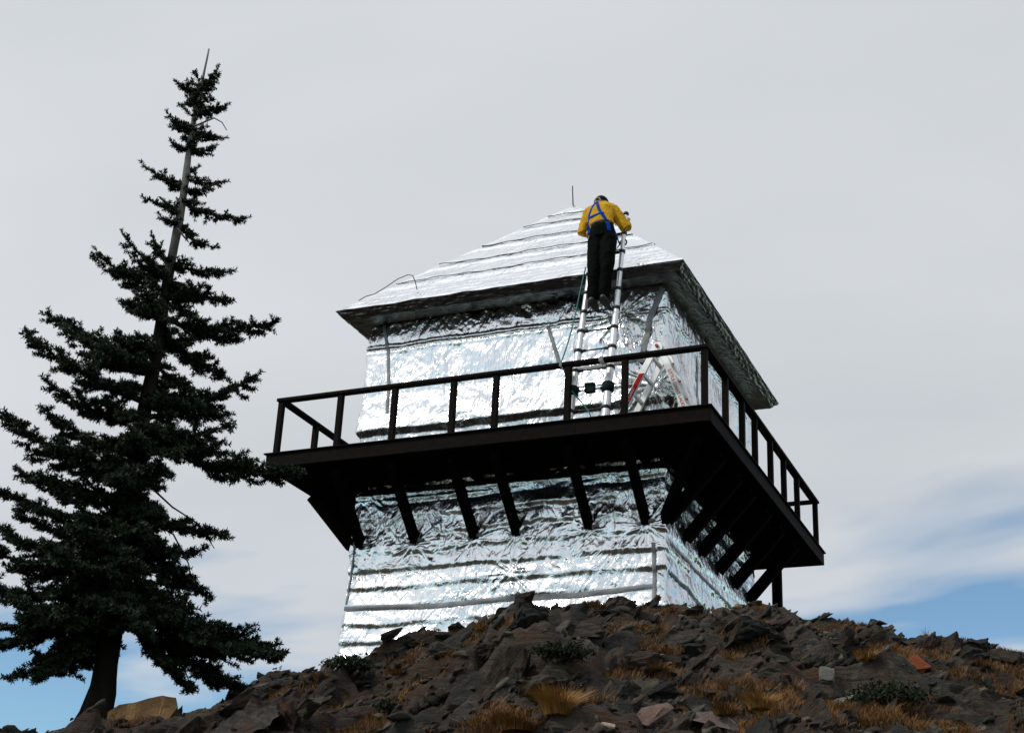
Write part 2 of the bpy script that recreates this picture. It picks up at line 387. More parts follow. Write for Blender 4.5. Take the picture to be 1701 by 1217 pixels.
def wallfn(kind):
    def f(s, z):        # s runs along the perimeter from the front left corner
        amp = 1.0
        mk = np.clip(.5+1.6*fbm(s*.9, z*.9, 31, 2), .08, 1.2); mk2 = np.clip(.5+1.8*fbm(s*1.3+4, z*1.3, 32, 2), .05, 1.2)
        big = .040*crease(s*.9+.4*z, z*1.5, 1, 2)+.040*crease((s+.9*z)*2.6, (z-.9*s)*1.1, 2, 2, .8)*mk+.030*crease((s-.7*z)*3.4, (z+.7*s)*1.2, 5, 2, .8)*mk2+.014*crease(s*7+2*z, z*9, 3, 2, .9)*mk
        fl = .014*crease(s*6.5, z*1.1, 4, 3, .7)       # hanging folds
        if kind == 'lower':
            p = z/.292+.22*fbm(s*.35, z*.5, 6, 2)+.10*fbm(s*2, z, 7, 2); fr = p-np.floor(p)
            saw = np.where(fr < .24, fr/.24, 1-(fr-.24)/.76)
            a = .034*np.clip(.72+1.1*fbm(s*.8, z*1.5, 12, 2), .28, 1.15)
            h = -.16*np.clip((z+.80)/.8, 0, 1)**1.5+saw*a+big+fl*np.clip(.2+1.5*perlin(s*.6, z*.6, 15), 0, 1.2)
            h = h+.05*np.clip((-2.28-z)/.8, 0, 1.2)+.035*np.exp(-((z+.42)/.05)**2)
            for i, (tx, tz) in enumerate(TIPS): h = h+pinch(s, z, tx-X0, tz-.05, 11+2*(i%3), .022+.012*(i%2), .26+.08*(i%3), i*2.3)
            h = h+pinch(s, z, 2.9, -1.9, 8, .03, .5, 3)
        else:
            prof = np.interp(z, [-.2, 0, .1, .14, .36, .42, .60, .70, .98, 1.35, 2.10, 2.14, 2.2, 2.24, 2.3, 2.85], [.0, .045, .05, .015, .07, .02, .02, .10, .065, .02, .02, .03, .015, .05, .015, .03])
            sh = z+.03*fbm(s*1.2, z, 22, 3)
            prof = np.interp(sh, [-.2, 0, .1, .14, .36, .42, .60, .70, .98, 1.35, 2.10, 2.14, 2.2, 2.24, 2.3, 2.85], [.0, .045, .05, .015, .07, .02, .02, .10, .065, .02, .02, .03, .015, .05, .015, .03])
            h0 = -.07*np.clip((z-2.42)/.4, 0, 1)**1.4
            ex = 1+1.6*np.exp(-((s-4.95)/.55)**2-((z-2.15)/.55)**2)+.8*np.clip((z-2.35)/.3, 0, 1)
            h = h0+prof+(big*.9)*ex+fl*.9
            h = h+pinch(s, z, 5.25, .93, 16, .09, .55, 1)+pinch(s, z, 4.6, 2.2, 12, .05, .4, 5)
        return h
    return f
def ring_wall(name, kind, z0, z1, m):
    L1, L2 = X1-X0, Y1-Y0; P = 2*(L1+L2)
    s = np.concatenate([np.arange(0, L1+L2, .018), np.arange(L1+L2, P, .06)]); z = np.arange(z0, z1+.001, .018)
    Sg, Z = np.meshgrid(s, z, indexing='ij'); h = wallfn(kind)(Sg, Z)
    h = h*1.0
    # blend height across the wrap-around seam
    t = np.clip((Sg-(P-.5))/.5, 0, 1); h = h*(1-t)+wallfn(kind)(Sg-P, Z)*t
    x = np.interp(Sg, [0, L1, L1+L2, 2*L1+L2, P], [X0, X1, X1, X0, X0]); y = np.interp(Sg, [0, L1, L1+L2, 2*L1+L2, P], [Y0, Y0, Y1, Y1, Y0])
    # outward direction, rounded at the corners
    rc = .07
    corners = [0, L1, L1+L2, 2*L1+L2, P]; ang = np.full(Sg.shape, 0.); base = [-90, 0, 90, 180]
    for i in range(4): ang = np.where((Sg >= corners[i]) & (Sg <= corners[i+1]+1e-9), base[i], ang)
    for i, cpos in enumerate(corners):
        d = Sg-cpos; k = np.abs(d) < rc
        mid = -135+90*i if i < 4 else 225
        ang = np.where(k, mid+45*d/rc, ang)
        if i in (0, 4):
            pass
    nx, ny = np.cos(np.radians(ang)), np.sin(np.radians(ang))
    for cpos in corners:
        d = np.abs(Sg-cpos); k = d < rc
        x = np.where(k, x-nx*.02*(1-d/rc), x); y = np.where(k, y-ny*.02*(1-d/rc), y)
    x = x+nx*h; y = y+ny*h
    a, b = Sg.shape; idx = np.arange(a*b).reshape(a, b); nxt = np.roll(idx, -1, 0)
    f = np.stack([idx[:, :-1], nxt[:, :-1], nxt[:, 1:], idx[:, 1:]], -1).reshape(-1, 4)
    return link(name, mesh(name, np.stack([x, y, Z], -1).reshape(-1, 3), f), m, tower)
ring_wall('lower_wall', 'lower', -4.9, .02, M_foil)
ring_wall('cab_wall', 'cab', -.02, 2.86, M_foil)
def wall_strip(name, kind, pts, wid, face='front', off=.014, m=M_tape):
    """tape following the wrinkled wall; pts are (s, z) along the perimeter"""
    fn = wallfn(kind); out = []; n = 0; v = []
    P = [np.array(p, float) for p in pts]; L = sum(np.linalg.norm(P[i+1]-P[i]) for i in range(len(P)-1)); k = max(8, int(L/.03))
    tt = np.linspace(0, 1, k); cum = np.concatenate([[0], np.cumsum([np.linalg.norm(P[i+1]-P[i]) for i in range(len(P)-1)])])/L
    cs = np.interp(tt, cum, [p[0] for p in P]); cz = np.interp(tt, cum, [p[1] for p in P])
    ds = np.gradient(cs); dz = np.gradient(cz); ln = np.hypot(ds, dz); ns, nz = -dz/ln, ds/ln
    for j, q in enumerate((-1, -.35, .35, 1)):
        ss, z = cs+ns*q*wid/2, cz+nz*q*wid/2
        # the tape bridges the finest wrinkles: take the highest of the near heights
        h = np.max([fn(ss+a, z+b) for a in (-.03, 0, .03) for b in (-.03, 0, .03)], 0)+off*(1 if abs(q) < .5 else .6)
        L1 = X1-X0
        if face == 'front': v.append(np.stack([X0+ss, Y0-h, z], -1))
        else: v.append(np.stack([X1+h, Y0+ss-L1, z], -1))
    V = np.stack(v, 1).reshape(-1, 3); f = []
    for i in range(k-1):
        for j in range(3): f.append((i*4+j, (i+1)*4+j, (i+1)*4+j+1, i*4+j+1))
    return link(name, mesh(name, V, f), m, tower, True)
wall_strip('tape_strip', 'lower', [(.03, -2.31), (1.6, -2.36), (2.8, -2.32), (4.0, -2.33), (5.22, -2.27)], .075)
wall_strip('tape_strip', 'lower', [(5.23, -1.62), (5.24, -2.9)], .06)
wall_strip('tape_strip', 'lower', [(.15, -.55), (.12, -1.4), (.06, -2.25)], .03)
wall_strip('tape_strip', 'cab', [(.27, 2.72), (.42, 2.2), (.5, 1.5), (.52, 1.0)], .055)
wall_strip('tape_strip', 'cab', [(3.38, 2.2), (3.62, 1.45)], .06)
wall_strip('tape_strip', 'cab', [(5.33, 2.62), (5.12, 2.1), (4.98, 1.35)], .10)
wall_strip('tape_strip', 'cab', [(3.9, 1.37), (5.3, 1.42)], .06)
L1w = X1-X0
wall_strip('tape_strip', 'cab', [(L1w+.15, 1.45), (L1w+1.9, .35)], .08, 'side')
wall_strip('tape_strip', 'cab', [(L1w+1.6, 2.1), (L1w+1.75, .1)], .06, 'side')
wall_strip('tape_strip', 'lower', [(L1w+.25, -1.55), (L1w+5.1, -1.75)], .05, 'side')
wall_strip('tape_strip', 'lower', [(L1w+.2, -2.0), (L1w+5.1, -2.25)], .05, 'side')
for i, (tx, tz) in enumerate(TIPS):
    wall_strip('tape_strip', 'lower', [(tx-X0-.12, tz-.01-.02*(i % 2)), (tx-X0+.16, tz+.02)], .05)
# roof
EX, EZ, PZ = 3.115, 2.81, 6.05
roof = None
def roof_slopes():
    V = []; F = []; n0 = 0
    dirs = [((1, 0), (0, -1)), ((0, 1), (1, 0)), ((-1, 0), (0, 1)), ((0, -1), (-1, 0))]
    for k, (t, o) in enumerate(dirs):
        fine = k < 2; st = .03 if fine else .1
        na = int(2*EX/st); nb = int(4.4/st)
        a = np.linspace(-1, 1, na); b = np.linspace(0, 1, nb)
        A, B = np.meshgrid(a, b, indexing='ij'); half = EX*(1-B)
        u = A*half; dist = EX*(1-B); z = EZ+(PZ-EZ)*B
        sl = B*4.4
        fr = (sl/.79+.0)-np.floor(sl/.79)
        h = .022*crease(u*1.3+k*20, sl*1.6, 41, 3)+.012*crease(u*3.5+k*9, sl*5, 42, 3)+.02*np.clip(1-fr/.9, 0, 1)-.004
        low = np.clip(1-sl/.95, 0, 1); h = h+.016*np.abs(np.sin(sl*18+.8*fbm(u*.6, sl, 44, 2)))*np.sign(low)*(.6+fbm(u*2+k, sl*2, 45, 2))
        edge = np.clip((1-np.abs(A))*half/.10, 0, 1)*np.clip(B/.02, 0, 1); h = h*(.15+.85*edge)
        rag = .03*perlin(u*2.2+k*7, u*0+3, 46)*(B < .01)
        x = CX+t[0]*u+o[0]*(dist+h*.7); y = CY+t[1]*u+o[1]*(dist+h*.7); z = z+h*.7+rag
        idx = n0+np.arange(na*nb).reshape(na, nb); n0 += na*nb
        V.append(np.stack([x, y, z], -1).reshape(-1, 3)); F.append(np.stack([idx[:-1, :-1], idx[1:, :-1], idx[1:, 1:], idx[:-1, 1:]], -1).reshape(-1, 4))
    return np.concatenate(V), np.concatenate(F)
rv, rf = roof_slopes()
roof = link('roof', mesh('roof', rv, rf), M_foil_roof, tower)
def eave_ring():
    """square cut fascia leaning inward, then a soffit running in to the wall"""
    prof = [(0., .0), (-.012, -.02), (-.05, -.055), (-.105, -.112), (-.14, -.13), (-.22, -.122), (-.32, -.112), (-.50, -.10)]
    pv = []; 
    for i in range(len(prof)-1):
        for t in np.linspace(0, 1, 5)[:-1]: pv.append((prof[i][0]*(1-t)+prof[i+1][0]*t, prof[i][1]*(1-t)+prof[i+1][1]*t))
    pv.append(prof[-1]); pv = np.array(pv)
    step = .03; s = np.arange(0, 8*EX, step); A, B = np.meshgrid(s, np.arange(len(pv)), indexing='ij')
    o = pv[B, 0]; zo = pv[B, 1]
    side = (A//(2*EX)).astype(int); loc = (A % (2*EX))/EX-1
    h = .036*crease(A*2.1, B*.28, 61, 3)+.02*crease(A*6, B*.6, 62, 2)+.01
    h = h*np.clip(B/3., 0, 1)
    E = EX+o+h*.8; u = loc*E
    dx = np.choose(side, [1, 0, -1, 0]); dy = np.choose(side, [0, 1, 0, -1]); ox = np.choose(side, [0, 1, 0, -1]); oy = np.choose(side, [-1, 0, 1, 0])
    x = CX+dx*u+ox*E; y = CY+dy*u+oy*E; z = EZ+zo-h*.6+.02*perlin(A*1.3, B*0., 63)*(np.clip(1-B/6, 0, 1))
    a, b = A.shape; idx = np.arange(a*b).reshape(a, b); nxt = np.roll(idx, -1, 0)
    f = np.stack([idx[:, :-1], idx[:, 1:], nxt[:, 1:], nxt[:, :-1]], -1).reshape(-1, 4)
    return np.stack([x, y, z], -1).reshape(-1, 3), f
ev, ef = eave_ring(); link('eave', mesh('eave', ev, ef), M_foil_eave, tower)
# dark laths nailed across the roof
def batten(k, t, jag):
    t_, o_ = [((1, 0), (0, -1)), ((0, 1), (1, 0)), ((-1, 0), (0, 1)), ((0, -1), (-1, 0))][k]
    half = EX*(1-t)-.02; z = EZ+(PZ-EZ)*t; n = int(half*2/.12)+2; mb = MB(); pts = []
    for i in range(n):
        u = -half+2*half*i/(n-1); wv = .012*math.sin(u*3+jag)+.008*math.sin(u*11+jag*2)
        pts.append((CX+t_[0]*u+o_[0]*(half+.022), CY+t_[1]*u+o_[1]*(half+.022), z+.012+wv))
    mb.tube(pts, .0075, 5)
    mb.build('roof_batten', M_lath, tower)
for k in range(4):
    for i, t in enumerate((.235, .405, .585, .765, .875)): batten(k, t, i+k*2.1)
MB().tube([(CX-.02, CY, PZ-.08), (CX-.05, CY, PZ+.42)], [.014, .011], 6).build('lightning_rod', M_wire, tower)
b = MB(); b.tube([(.93, .75, 3.02), (1.05, .78, 3.10), (1.2, .8, 3.13), (1.42, .82, 3.25), (1.62, .84, 3.38), (1.8, .86, 3.44), (1.88, .88, 3.42), (1.93, .9, 3.30), (1.96, .93, 3.16)], .008, 5)
b.build('loose_wire', M_wire, tower, True)
# deck
d = MB(); z1 = 0.
for i in range(int(DD/.145)+1):                       # floor planks, running along x, cut round the cab
    ya = i*.145+.0; yb = min(ya+.138, DD-.002)
    if yb <= ya: continue
    ya = max(ya, .002)
    if yb < Y0-.02 or ya > Y1+.02: d.box((.002, ya, -.045), (DW-.002, yb, -.004))
    else: d.box((.002, ya, -.045), (X0-.01, yb, -.004)); d.box((X1+.01, ya, -.045), (DW-.002, yb, -.004))
d.build('deck_planks', M_wood, tower)
FH = .226
MB().box((-.04, -.05, -FH), (DW+.04, .0, .0)).build('fascia_board', M_wood, tower, bevel=.006)
MB().box((-.04, DD, -FH), (DW+.04, DD+.05, 0)).build('fascia_board', M_wood, tower, bevel=.006)
MB().box((-.04, .003, -FH), (-.0, DD-.003, -.003)).build('fascia_board', M_wood, tower, bevel=.006)
MB().box((DW, .003, -FH), (DW+.04, DD-.003, -.003)).build('fascia_board', M_wood, tower, bevel=.006)
MB().box((-.075, -.085, .0), (DW+.075, .12, .022)).build('edge_board', M_wood, tower, bevel=.004)
MB().box((DW-.12, .123, .0), (DW+.075, DD+.08, .022)).build('edge_board', M_wood, tower, bevel=.004)
# soffit boards that close the underside
for lo, hi in (((.0, .004, -.225), (DW, Y0+.25, -.2)), ((.0, Y1-.25, -.225), (DW, DD-.004, -.2)), ((.0, Y0+.253, -.225), (X0+.25, Y1-.253, -.2)), ((X1-.25, Y0+.253, -.225), (DW, Y1-.253, -.2))):
    MB().box(lo, hi).build('soffit', M_under, tower)
def bracket(p_wall, p_out, zb=-1.28, wd=.11):
    (xw, yw), (xo, yo) = p_wall, p_out; r = empty('bracket', (xw, yw, zb)); r.parent = tower; r.location = Vector((xw, yw, zb))*S-Vector(tower.location)
    side = Vector((yo-yw, -(xo-xw), 0))
    MB().beam((xw, yw, zb+.02), (xo, yo, -.32), wd, .19, side).build('brace', M_under, r, bevel=.006)
    MB().beam((xw, yw, -.285), (xo, yo, -.285), wd+.01, .115, side).build('joist', M_under, r, bevel=.006)
for x in PX[1:7]:
    bracket((x, Y0+.02), (x, .14)); bracket((x, Y1-.02), (x, DD-.14))
for y in PY[1:7]:
    bracket((X1-.02, y), (DW-.14, y)); bracket((X0+.02, y), (.14, y))
bracket((X0+.02, 1.66), (.14, 1.66)); bracket((X0+.02, 2.55), (.14, 2.55)); bracket((X1-.06, Y0+.06), (DW-.25, .3))
MB().box((6.47, 7.24, -4.6), (6.64, 7.38, -.23)).build('support_post', M_under, tower, bevel=.006)
# railing
RH = 1.0
for x in PX: MB().box((x-.045, .025, .0225), (x+.045, .115, RH-.045)).build('railing_post', M_wood, tower, bevel=.004)
for y in PY[1:]: MB().box((DW-.115, y-.045, .0225), (DW-.025, y+.045, RH-.045)).build('railing_post', M_wood, tower, bevel=.004)
for x in PX[:-1]: MB().box((x-.045, DD-.115, .0), (x+.045, DD-.025, RH-.045)).build('railing_post', M_wood, tower, bevel=.004)
for y in PY[1:-1]: MB().box((.025, y-.045, .0), (.115, y+.045, RH-.045)).build('railing_post', M_wood, tower, bevel=.004)
MB().box((.0, .0, RH-.043), (DW, .14, RH+.012)).build('handrail', M_wood, tower, bevel=.006)
MB().box((DW-.14, .143, RH-.043), (DW, DD, RH+.01)).build('handrail', M_wood, tower, bevel=.006)
MB().box((.0, .143, RH-.043), (.14, DD, RH+.01)).build('handrail', M_wood, tower, bevel=.006)
MB().box((.143, DD-.14, RH-.043), (DW-.143, DD, RH+.01)).build('handrail', M_wood, tower, bevel=.006)

# ------------------------------------------------------------ telescopic ladder
lad = empty('telescopic_ladder', (5.4, .22, .03)); tag(lad, 'telescopic aluminium ladder with dark collars leaning from the catwalk over the roof edge', 'ladder')
def LP(side, z): return Vector(((5.11+.055*z) if side < 0 else (5.70+.030*z), .20+.125*z, z))
ZR = [.27+.352*i for i in range(10)]
for sdd in (-1, 1):
    m = MB(); levels = [.05]+ZR+[3.80]
    for i in range(len(levels)-1):
        r = .068-.0036*i; m.tube([LP(sdd, levels[i]+(.0 if i == 0 else .012)), LP(sdd, levels[i+1]-.012)], r, 12)
    m.build('rail', M_alu, lad)
    MB().tube([LP(sdd, .024), LP(sdd, .12)], [.075, .066], 12).build('foot', M_alub, lad, True)
for i, z in enumerate(ZR):
    a, c = LP(-1, z), LP(1, z)
    MB().tube([a, c], .019 if i != 1 else .016, 8, flat=.7).build('rung', M_black, lad, True)
    for p, sd_ in ((a, -1), (c, 1)):
        rr_ = .079-.0036*i; hh = .028 if i != 1 else .085
        dv = (LP(sd_, z+.1)-LP(sd_, z)).normalized(); mm = MB().tube([p-dv*hh, p-dv*hh*.8, p+dv*hh*.8, p+dv*hh], [rr_*.9, rr_*(1.05 if i != 1 else 1.25), rr_*(1.05 if i != 1 else 1.25), rr_*.9], 12)
        tt = (c-a).normalized()*(-sd_); mm.tube([p, p+tt*.12], .026, 8); mm.build('collar', M_collar if i == 1 else M_black, lad, True)
z = ZR[1]; a, c = LP(-1, z+.06), LP(1, z+.06)
MB().tube([a, c], .012, 8).build('rung', M_alub, lad, True)
mid = (LP(-1, z)+LP(1, z))/2
MB().box((mid.x-.08, mid.y-.05, mid.z-.06), (mid.x+.08, mid.y+.03, mid.z+.10)).build('latch_block', M_collar, lad, bevel=.01)
for sdd in (-1, 1): MB().ball(LP(sdd, 3.82), (.05, .05, .045)).tube([LP(sdd, 3.80), LP(sdd, 3.80)+Vector((-sdd*.13, 0, -.01))], .028, 8).build('end_cap', M_black, lad, True)
def rope_obj(name, pts, r, m, label, cat, parent=None):
    P = [Vector(p) for p in pts]; out = []
    for i in range(len(P)-1):
        p0 = P[max(i-1, 0)]; p1 = P[i]; p2 = P[i+1]; p3 = P[min(i+2, len(P)-1)]
        for k in range(6):
            t = k/6; out.append(.5*((2*p1)+(-p0+p2)*t+(2*p0-5*p1+4*p2-p3)*t*t+(-p0+3*p1-3*p2+p3)*t**3))
    out.append(P[-1]); o = MB().tube(out, r, 6).build(name, m, parent, True)
    if label: tag(o, label, cat)
    return o
rope_obj('rope', [(5.22, .48, 2.85), (5.17, .44, 2.5), (5.12, .36, 2.0), (5.06, .26, 1.5), (5.01, .13, 1.10), (5.02, .06, 1.02), (5.06, .10, .93), (5.12, .14, .7), (5.20, .16, .55), (5.40, .17, .30), (5.48, .18, .15), (5.47, .16, .03)], .011, M_rope, 'thin teal rope hanging beside the left rail of the tall ladder', 'rope')
rope_obj('rope', [(5.0, .20, .034), (4.75, .15, .05), (4.5, .12, .10), (4.32, .10, .09), (4.25, .12, .04), (4.45, .16, .035), (4.8, .22, .034), (4.92, .2, .034)], .010, M_rope, 'teal rope lying in a small loop at the edge of the catwalk', 'rope')
# clear lashing tape round the handrail
M_lash = mat('clear_lashing_tape', (.16, .18, .18), .3, .2, .2, 30)
lt = MB(); lt.box((5.02, -.006, .945), (5.06, .147, 1.018)); lash1 = lt.build('lashing_tape', M_lash, None); tag(lash1, 'pale tape wound round the handrail at the left rail of the tall ladder', 'tape')
lt = MB(); lt.box((5.66, -.006, .945), (5.73, .147, 1.018)); lash2 = lt.build('lashing_tape', M_lash, None); tag(lash2, 'pale tape wound round the handrail at the right rail of the tall ladder', 'tape')

# ------------------------------------------------------------ folding step ladder in the corner
st = empty('step_ladder', (6.4, .6, .0)); tag(st, 'folding aluminium step ladder with red markings standing open behind the railing', 'step ladder')
AP = 1.25
def leg(x0, x1, y, name='rail'):
    a = Vector((x0, y, .0)); c = Vector((x1, y, AP)); MB().beam(a, c, .035, .10, (0, 1, 0)).build(name, M_alub, st, bevel=.004)
    return a, c
for (xb, xt) in ((5.78, 6.42), (6.95, 6.50)):
    A_, C_ = leg(xb, xt, .42); leg(xb, xt, .84)
    for t in (.20, .44, .68, .9):
        p = A_.lerp(C_, t); MB().beam((p.x, .44, p.z), (p.x, .82, p.z), .045, .06).build('rung', M_alub, st, bevel=.004)
        if t < .8: sg = -1 if xb < 6 else 1; MB().ball((p.x+sg*.055, .43, p.z+.10), (.014, .02, .02)).build('lock_tab', M_redk, st, True)
for y in (.40, .86): MB().tube([(6.46, y-.035, AP-.02), (6.46, y+.035, AP-.02)], .085, 14).build('hinge', M_alub, st)
MB().tube([(6.46, .365, AP), (6.46, .335, AP)], .026, 10).build('knob', M_redk, st)
def sticker(xb, xt, z0, z1, m, wid=.078):
    f = lambda z: xb+(xt-xb)*z/AP
    dx = wid/2*1.05; o = MB(); y = .40-.0
    o.hexa([(f(z0)-dx, y-.004, z0), (f(z0)+dx, y-.004, z0), (f(z0)+dx, y, z0), (f(z0)-dx, y, z0), (f(z1)-dx, y-.004, z1), (f(z1)+dx, y-.004, z1), (f(z1)+dx, y, z1), (f(z1)-dx, y, z1)])
    return o.build('sticker', m, st)
sticker(5.78, 6.42, .02, .84, M_red); sticker(6.95, 6.50, .06, .95, M_white)
def text(body, size, p, ang, m, parent, name='lettering'):
    cu = bpy.data.curves.new(name, 'FONT'); cu.body = body; cu.size = size*S; cu.align_x = 'CENTER'; cu.align_y = 'CENTER'; cu.extrude = .0008
    t = bpy.data.objects.new('tmp', cu); COL.objects.link(t)
    me = bpy.data.meshes.new_from_object(t.evaluated_get(bpy.context.evaluated_depsgraph_get())); bpy.data.objects.remove(t)
    Mx = Matrix.Translation(Vector(p)*S) @ Matrix.Rotation(R(90), 4, 'X') @ Matrix.Rotation(ang, 4, 'Z')
    me.transform(Mx); return link(name, me, m, parent)
def fx(xb, xt, z): return xb+(xt-xb)*z/AP
text('LITTLE GIANT LADDER', .073, (fx(6.95, 6.50, .50), .393, .50), -math.atan2(AP, .45), M_redk, st)
text('LITTLE GIANT', .062, (fx(5.78, 6.42, .45), .393, .45), math.atan2(AP, .64), M_white, st)

# ------------------------------------------------------------ person
per = empty('person', (5.5, .4, 2.09))
tag(per, 'person in yellow shirt, blue safety harness and black trousers standing on the tall ladder', 'person')
def remesh(name, mb, m, parent, vox=.010, it=4, disp=0):
    o = mb.build(name, m, None, True); o.modifiers.new('r', 'REMESH').voxel_size = vox; o.modifiers['r'].mode = 'VOXEL'
    sm = o.modifiers.new('s', 'SMOOTH'); sm.iterations = it; sm.factor = .5
    if disp:
        tx = bpy.data.textures.new('folds', 'CLOUDS'); tx.noise_scale = .09; dm = o.modifiers.new('d', 'DISPLACE'); dm.texture = tx; dm.strength = disp; dm.mid_level = .5
    me = bpy.data.meshes.new_from_object(o.evaluated_get(bpy.context.evaluated_depsgraph_get())); bpy.data.objects.remove(o)
    me.name = name
    o = link(name, me, m, parent, True); return o
# key joints (model units)
pel = Vector((5.54, .34, 3.30)); chest = Vector((5.43, .52, 3.82)); neck = Vector((5.385, .67, 4.01)); head = Vector((5.345, .78, 4.14))
shL, shR = Vector((5.22, .58, 3.87)), Vector((5.63, .56, 3.86)); elL, elR = Vector((5.14, .48, 3.49)), Vector((5.86, .58, 3.48))
haL, haR = Vector((5.30, .72, 3.58)), Vector((5.83, .70, 3.70))
hipL, hipR = Vector((5.44, .34, 3.22)), Vector((5.65, .34, 3.22)); knL, knR = Vector((5.43, .30, 2.66)), Vector((5.65, .30, 2.70)); anL, anR = Vector((5.41, .34, 2.19)), Vector((5.59, .36, 2.22))
def limbs(mb, pts, rads, n=14, flat=1., side=None, ball=True):
    P = [Vector(p) for p in pts]; out, ro = [], []
    for i in range(len(P)-1):
        for k in range(5): t = k/5; out.append(P[i].lerp(P[i+1], t)); ro.append(rads[i]*(1-t)+rads[i+1]*t)
    out.append(P[-1]); ro.append(rads[-1]); mb.tube(out, ro, n, True, flat, side)
    if ball: mb.ball(P[0], rads[0]*.98); mb.ball(P[-1], rads[-1]*.98)
def hand(mb, wrist, dirv, down, sx):
    d = Vector(dirv).normalized(); n = Vector(down).normalized(); n = (n-d*n.dot(d)).normalized(); s = d.cross(n)*sx
    p = Vector(wrist); mb.tube([p, p+d*.04, p+d*.09, p+d*.11], [.034, .043, .047, .040], 10, flat=.45, side=s)
    for i, (o, ln) in enumerate(((-.036, .085), (-.012, .098), (.012, .09), (.035, .070))):
        b0 = p+d*.10+s*o; q1 = b0+d*ln*.45+n*.008; q2 = q1+(d*.75+n*.65).normalized()*ln*.32; q3 = q2+(d*.35+n*.95).normalized()*ln*.26
        mb.tube([b0-d*.02, q1, q2, q3], [.0125, .0115, .0105, .009], 7)
    t0 = p+d*.035-s*.035; mb.tube([t0, t0+(d*.6-s*.8+n*.3).normalized()*.045, t0+(d*.9-s*.8+n*.5).normalized()*.085], [.016, .0135, .011], 7)
bd = MB()
limbs(bd, [pel, Vector((5.50, .36, 3.48)), chest, neck], [.12, .11, .13, .07], 16, 1.2, (0, 1, 0), False)
limbs(bd, [chest, neck, head-Vector((0, .02, .05))], [.12, .068, .06])
bd.ball(head, (.095, .118, .118), 16, 12); bd.ball(head+Vector((.0, .075, -.075)), (.055, .05, .055), 12, 8)
bd.tube([head+Vector((0, .105, -.0)), head+Vector((0, .137, -.035)), head+Vector((0, .115, -.045))], [.012, .02, .014], 8)          # nose
for sx in (-1, 1):
    bd.ball(head+Vector((sx*.035, .105, .005)), (.017, .012, .012), 8, 6); bd.ball(head+Vector((sx*.088, -.005, -.02)), (.016, .03, .042), 8, 6)
bd.ball(head+Vector((0, .115, -.085)), (.030, .012, .010), 8, 6)
for sh, el, ha in ((shL, elL, haL), (shR, elR, haR)): limbs(bd, [chest.lerp(sh, .5), sh, el, ha], [.08, .068, .052, .034])
hand(bd, haL, (.7, .6, .1), (0, .2, -1), 1); hand(bd, haR, (-.1, .55, .75), (-.6, .8, -.3), -1)
for h, k, a in ((hipL, knL, anL), (hipR, knR, anR)): limbs(bd, [h, k, a], [.095, .062, .045])
body = remesh('body', bd, M_skin, per, .0075, 2)
sh = MB()
limbs(sh, [Vector((5.535, .35, 3.45)), Vector((5.50, .37, 3.56)), Vector((5.45, .47, 3.78)), Vector((5.42, .56, 3.90)), Vector((5.40, .63, 3.985))], [.200, .205, .235, .215, .105], 20, .72, (1, 0, 0), False)
for s_h, el, ha in ((shL, elL, haL), (shR, elR, haR)): limbs(sh, [chest.lerp(s_h, .6)+Vector((0, 0, .02)), s_h, el, el.lerp(ha, .85)], [.13, .115, .088, .055])
shirt = remesh('shirt', sh, M_shirt, per, .011, 4, .028)
tr = MB()
limbs(tr, [Vector((5.535, .34, 3.47)), Vector((5.54, .34, 3.36)), Vector((5.545, .34, 3.24))], [.190, .205, .20], 20, .78, (1, 0, 0), False)
for h, k, a in ((hipL, knL, anL), (hipR, knR, anR)): limbs(tr, [h, h.lerp(k, .5), k, a+Vector((0, 0, .03))], [.135, .130, .108, .092])
trousers = remesh('trousers', tr, M_trouser, per, .011, 4, .022)
for s_, an in ((-1, anL), (1, anR)):
    bo = MB(); bo.tube([an+Vector((0, 0, .06)), an+Vector((0, 0, -.03))], [.062, .066], 12); limbs(bo, [an+Vector((0, -.06, -.045)), an+Vector((0, .05, -.05)), an+Vector((0, .17, -.075))], [.052, .054, .046], 12, .85, (1, 0, 0))
    bt = remesh('boot', bo, M_boot, per, .009, 3)
    p = an+Vector((0, .05, -.11)); MB().box((p.x-.052, p.y-.16, p.z-.012), (p.x+.052, p.y+.16, p.z+.016)).build('sole', M_black, bt, bevel=.012)
cp = MB(); b0 = head+Vector((0, -.0, .03))
for i in range(8):
    pass
def dome(c, r, tilt, z0, z1, n=20, m=8):
    o = MB(); rm = Matrix.Rotation(tilt, 3, 'X')
    for i in range(m+1):
        t = z0+(z1-z0)*i/m
        for k in range(n):
            a = 2*math.pi*k/n; o.v.append(tuple(Vector(c)+rm @ Vector((r[0]*math.sin(t)*math.cos(a), r[1]*math.sin(t)*math.sin(a), r[2]*math.cos(t)))))
    for i in range(m):
        for k in range(n): o.f.append((i*n+k, (i+1)*n+k, (i+1)*n+(k+1) % n, i*n+(k+1) % n))
    return o
dome(head, (.128, .145, .150), R(12), .0, 1.35).build('cap', M_cap, per, True)
bill = MB(); bill.tube([head+Vector((0, .10, .03)), head+Vector((0, .19, .0))], [.075, .055], 12, flat=.12, side=(1, 0, 0)); bill.build('cap_brim', M_cap, per, True)
hr = dome(head-Vector((0, .008, .0)), (.122, .137, .135), R(-5), .95, 2.2); hr.build('hair', M_hair, per, True)
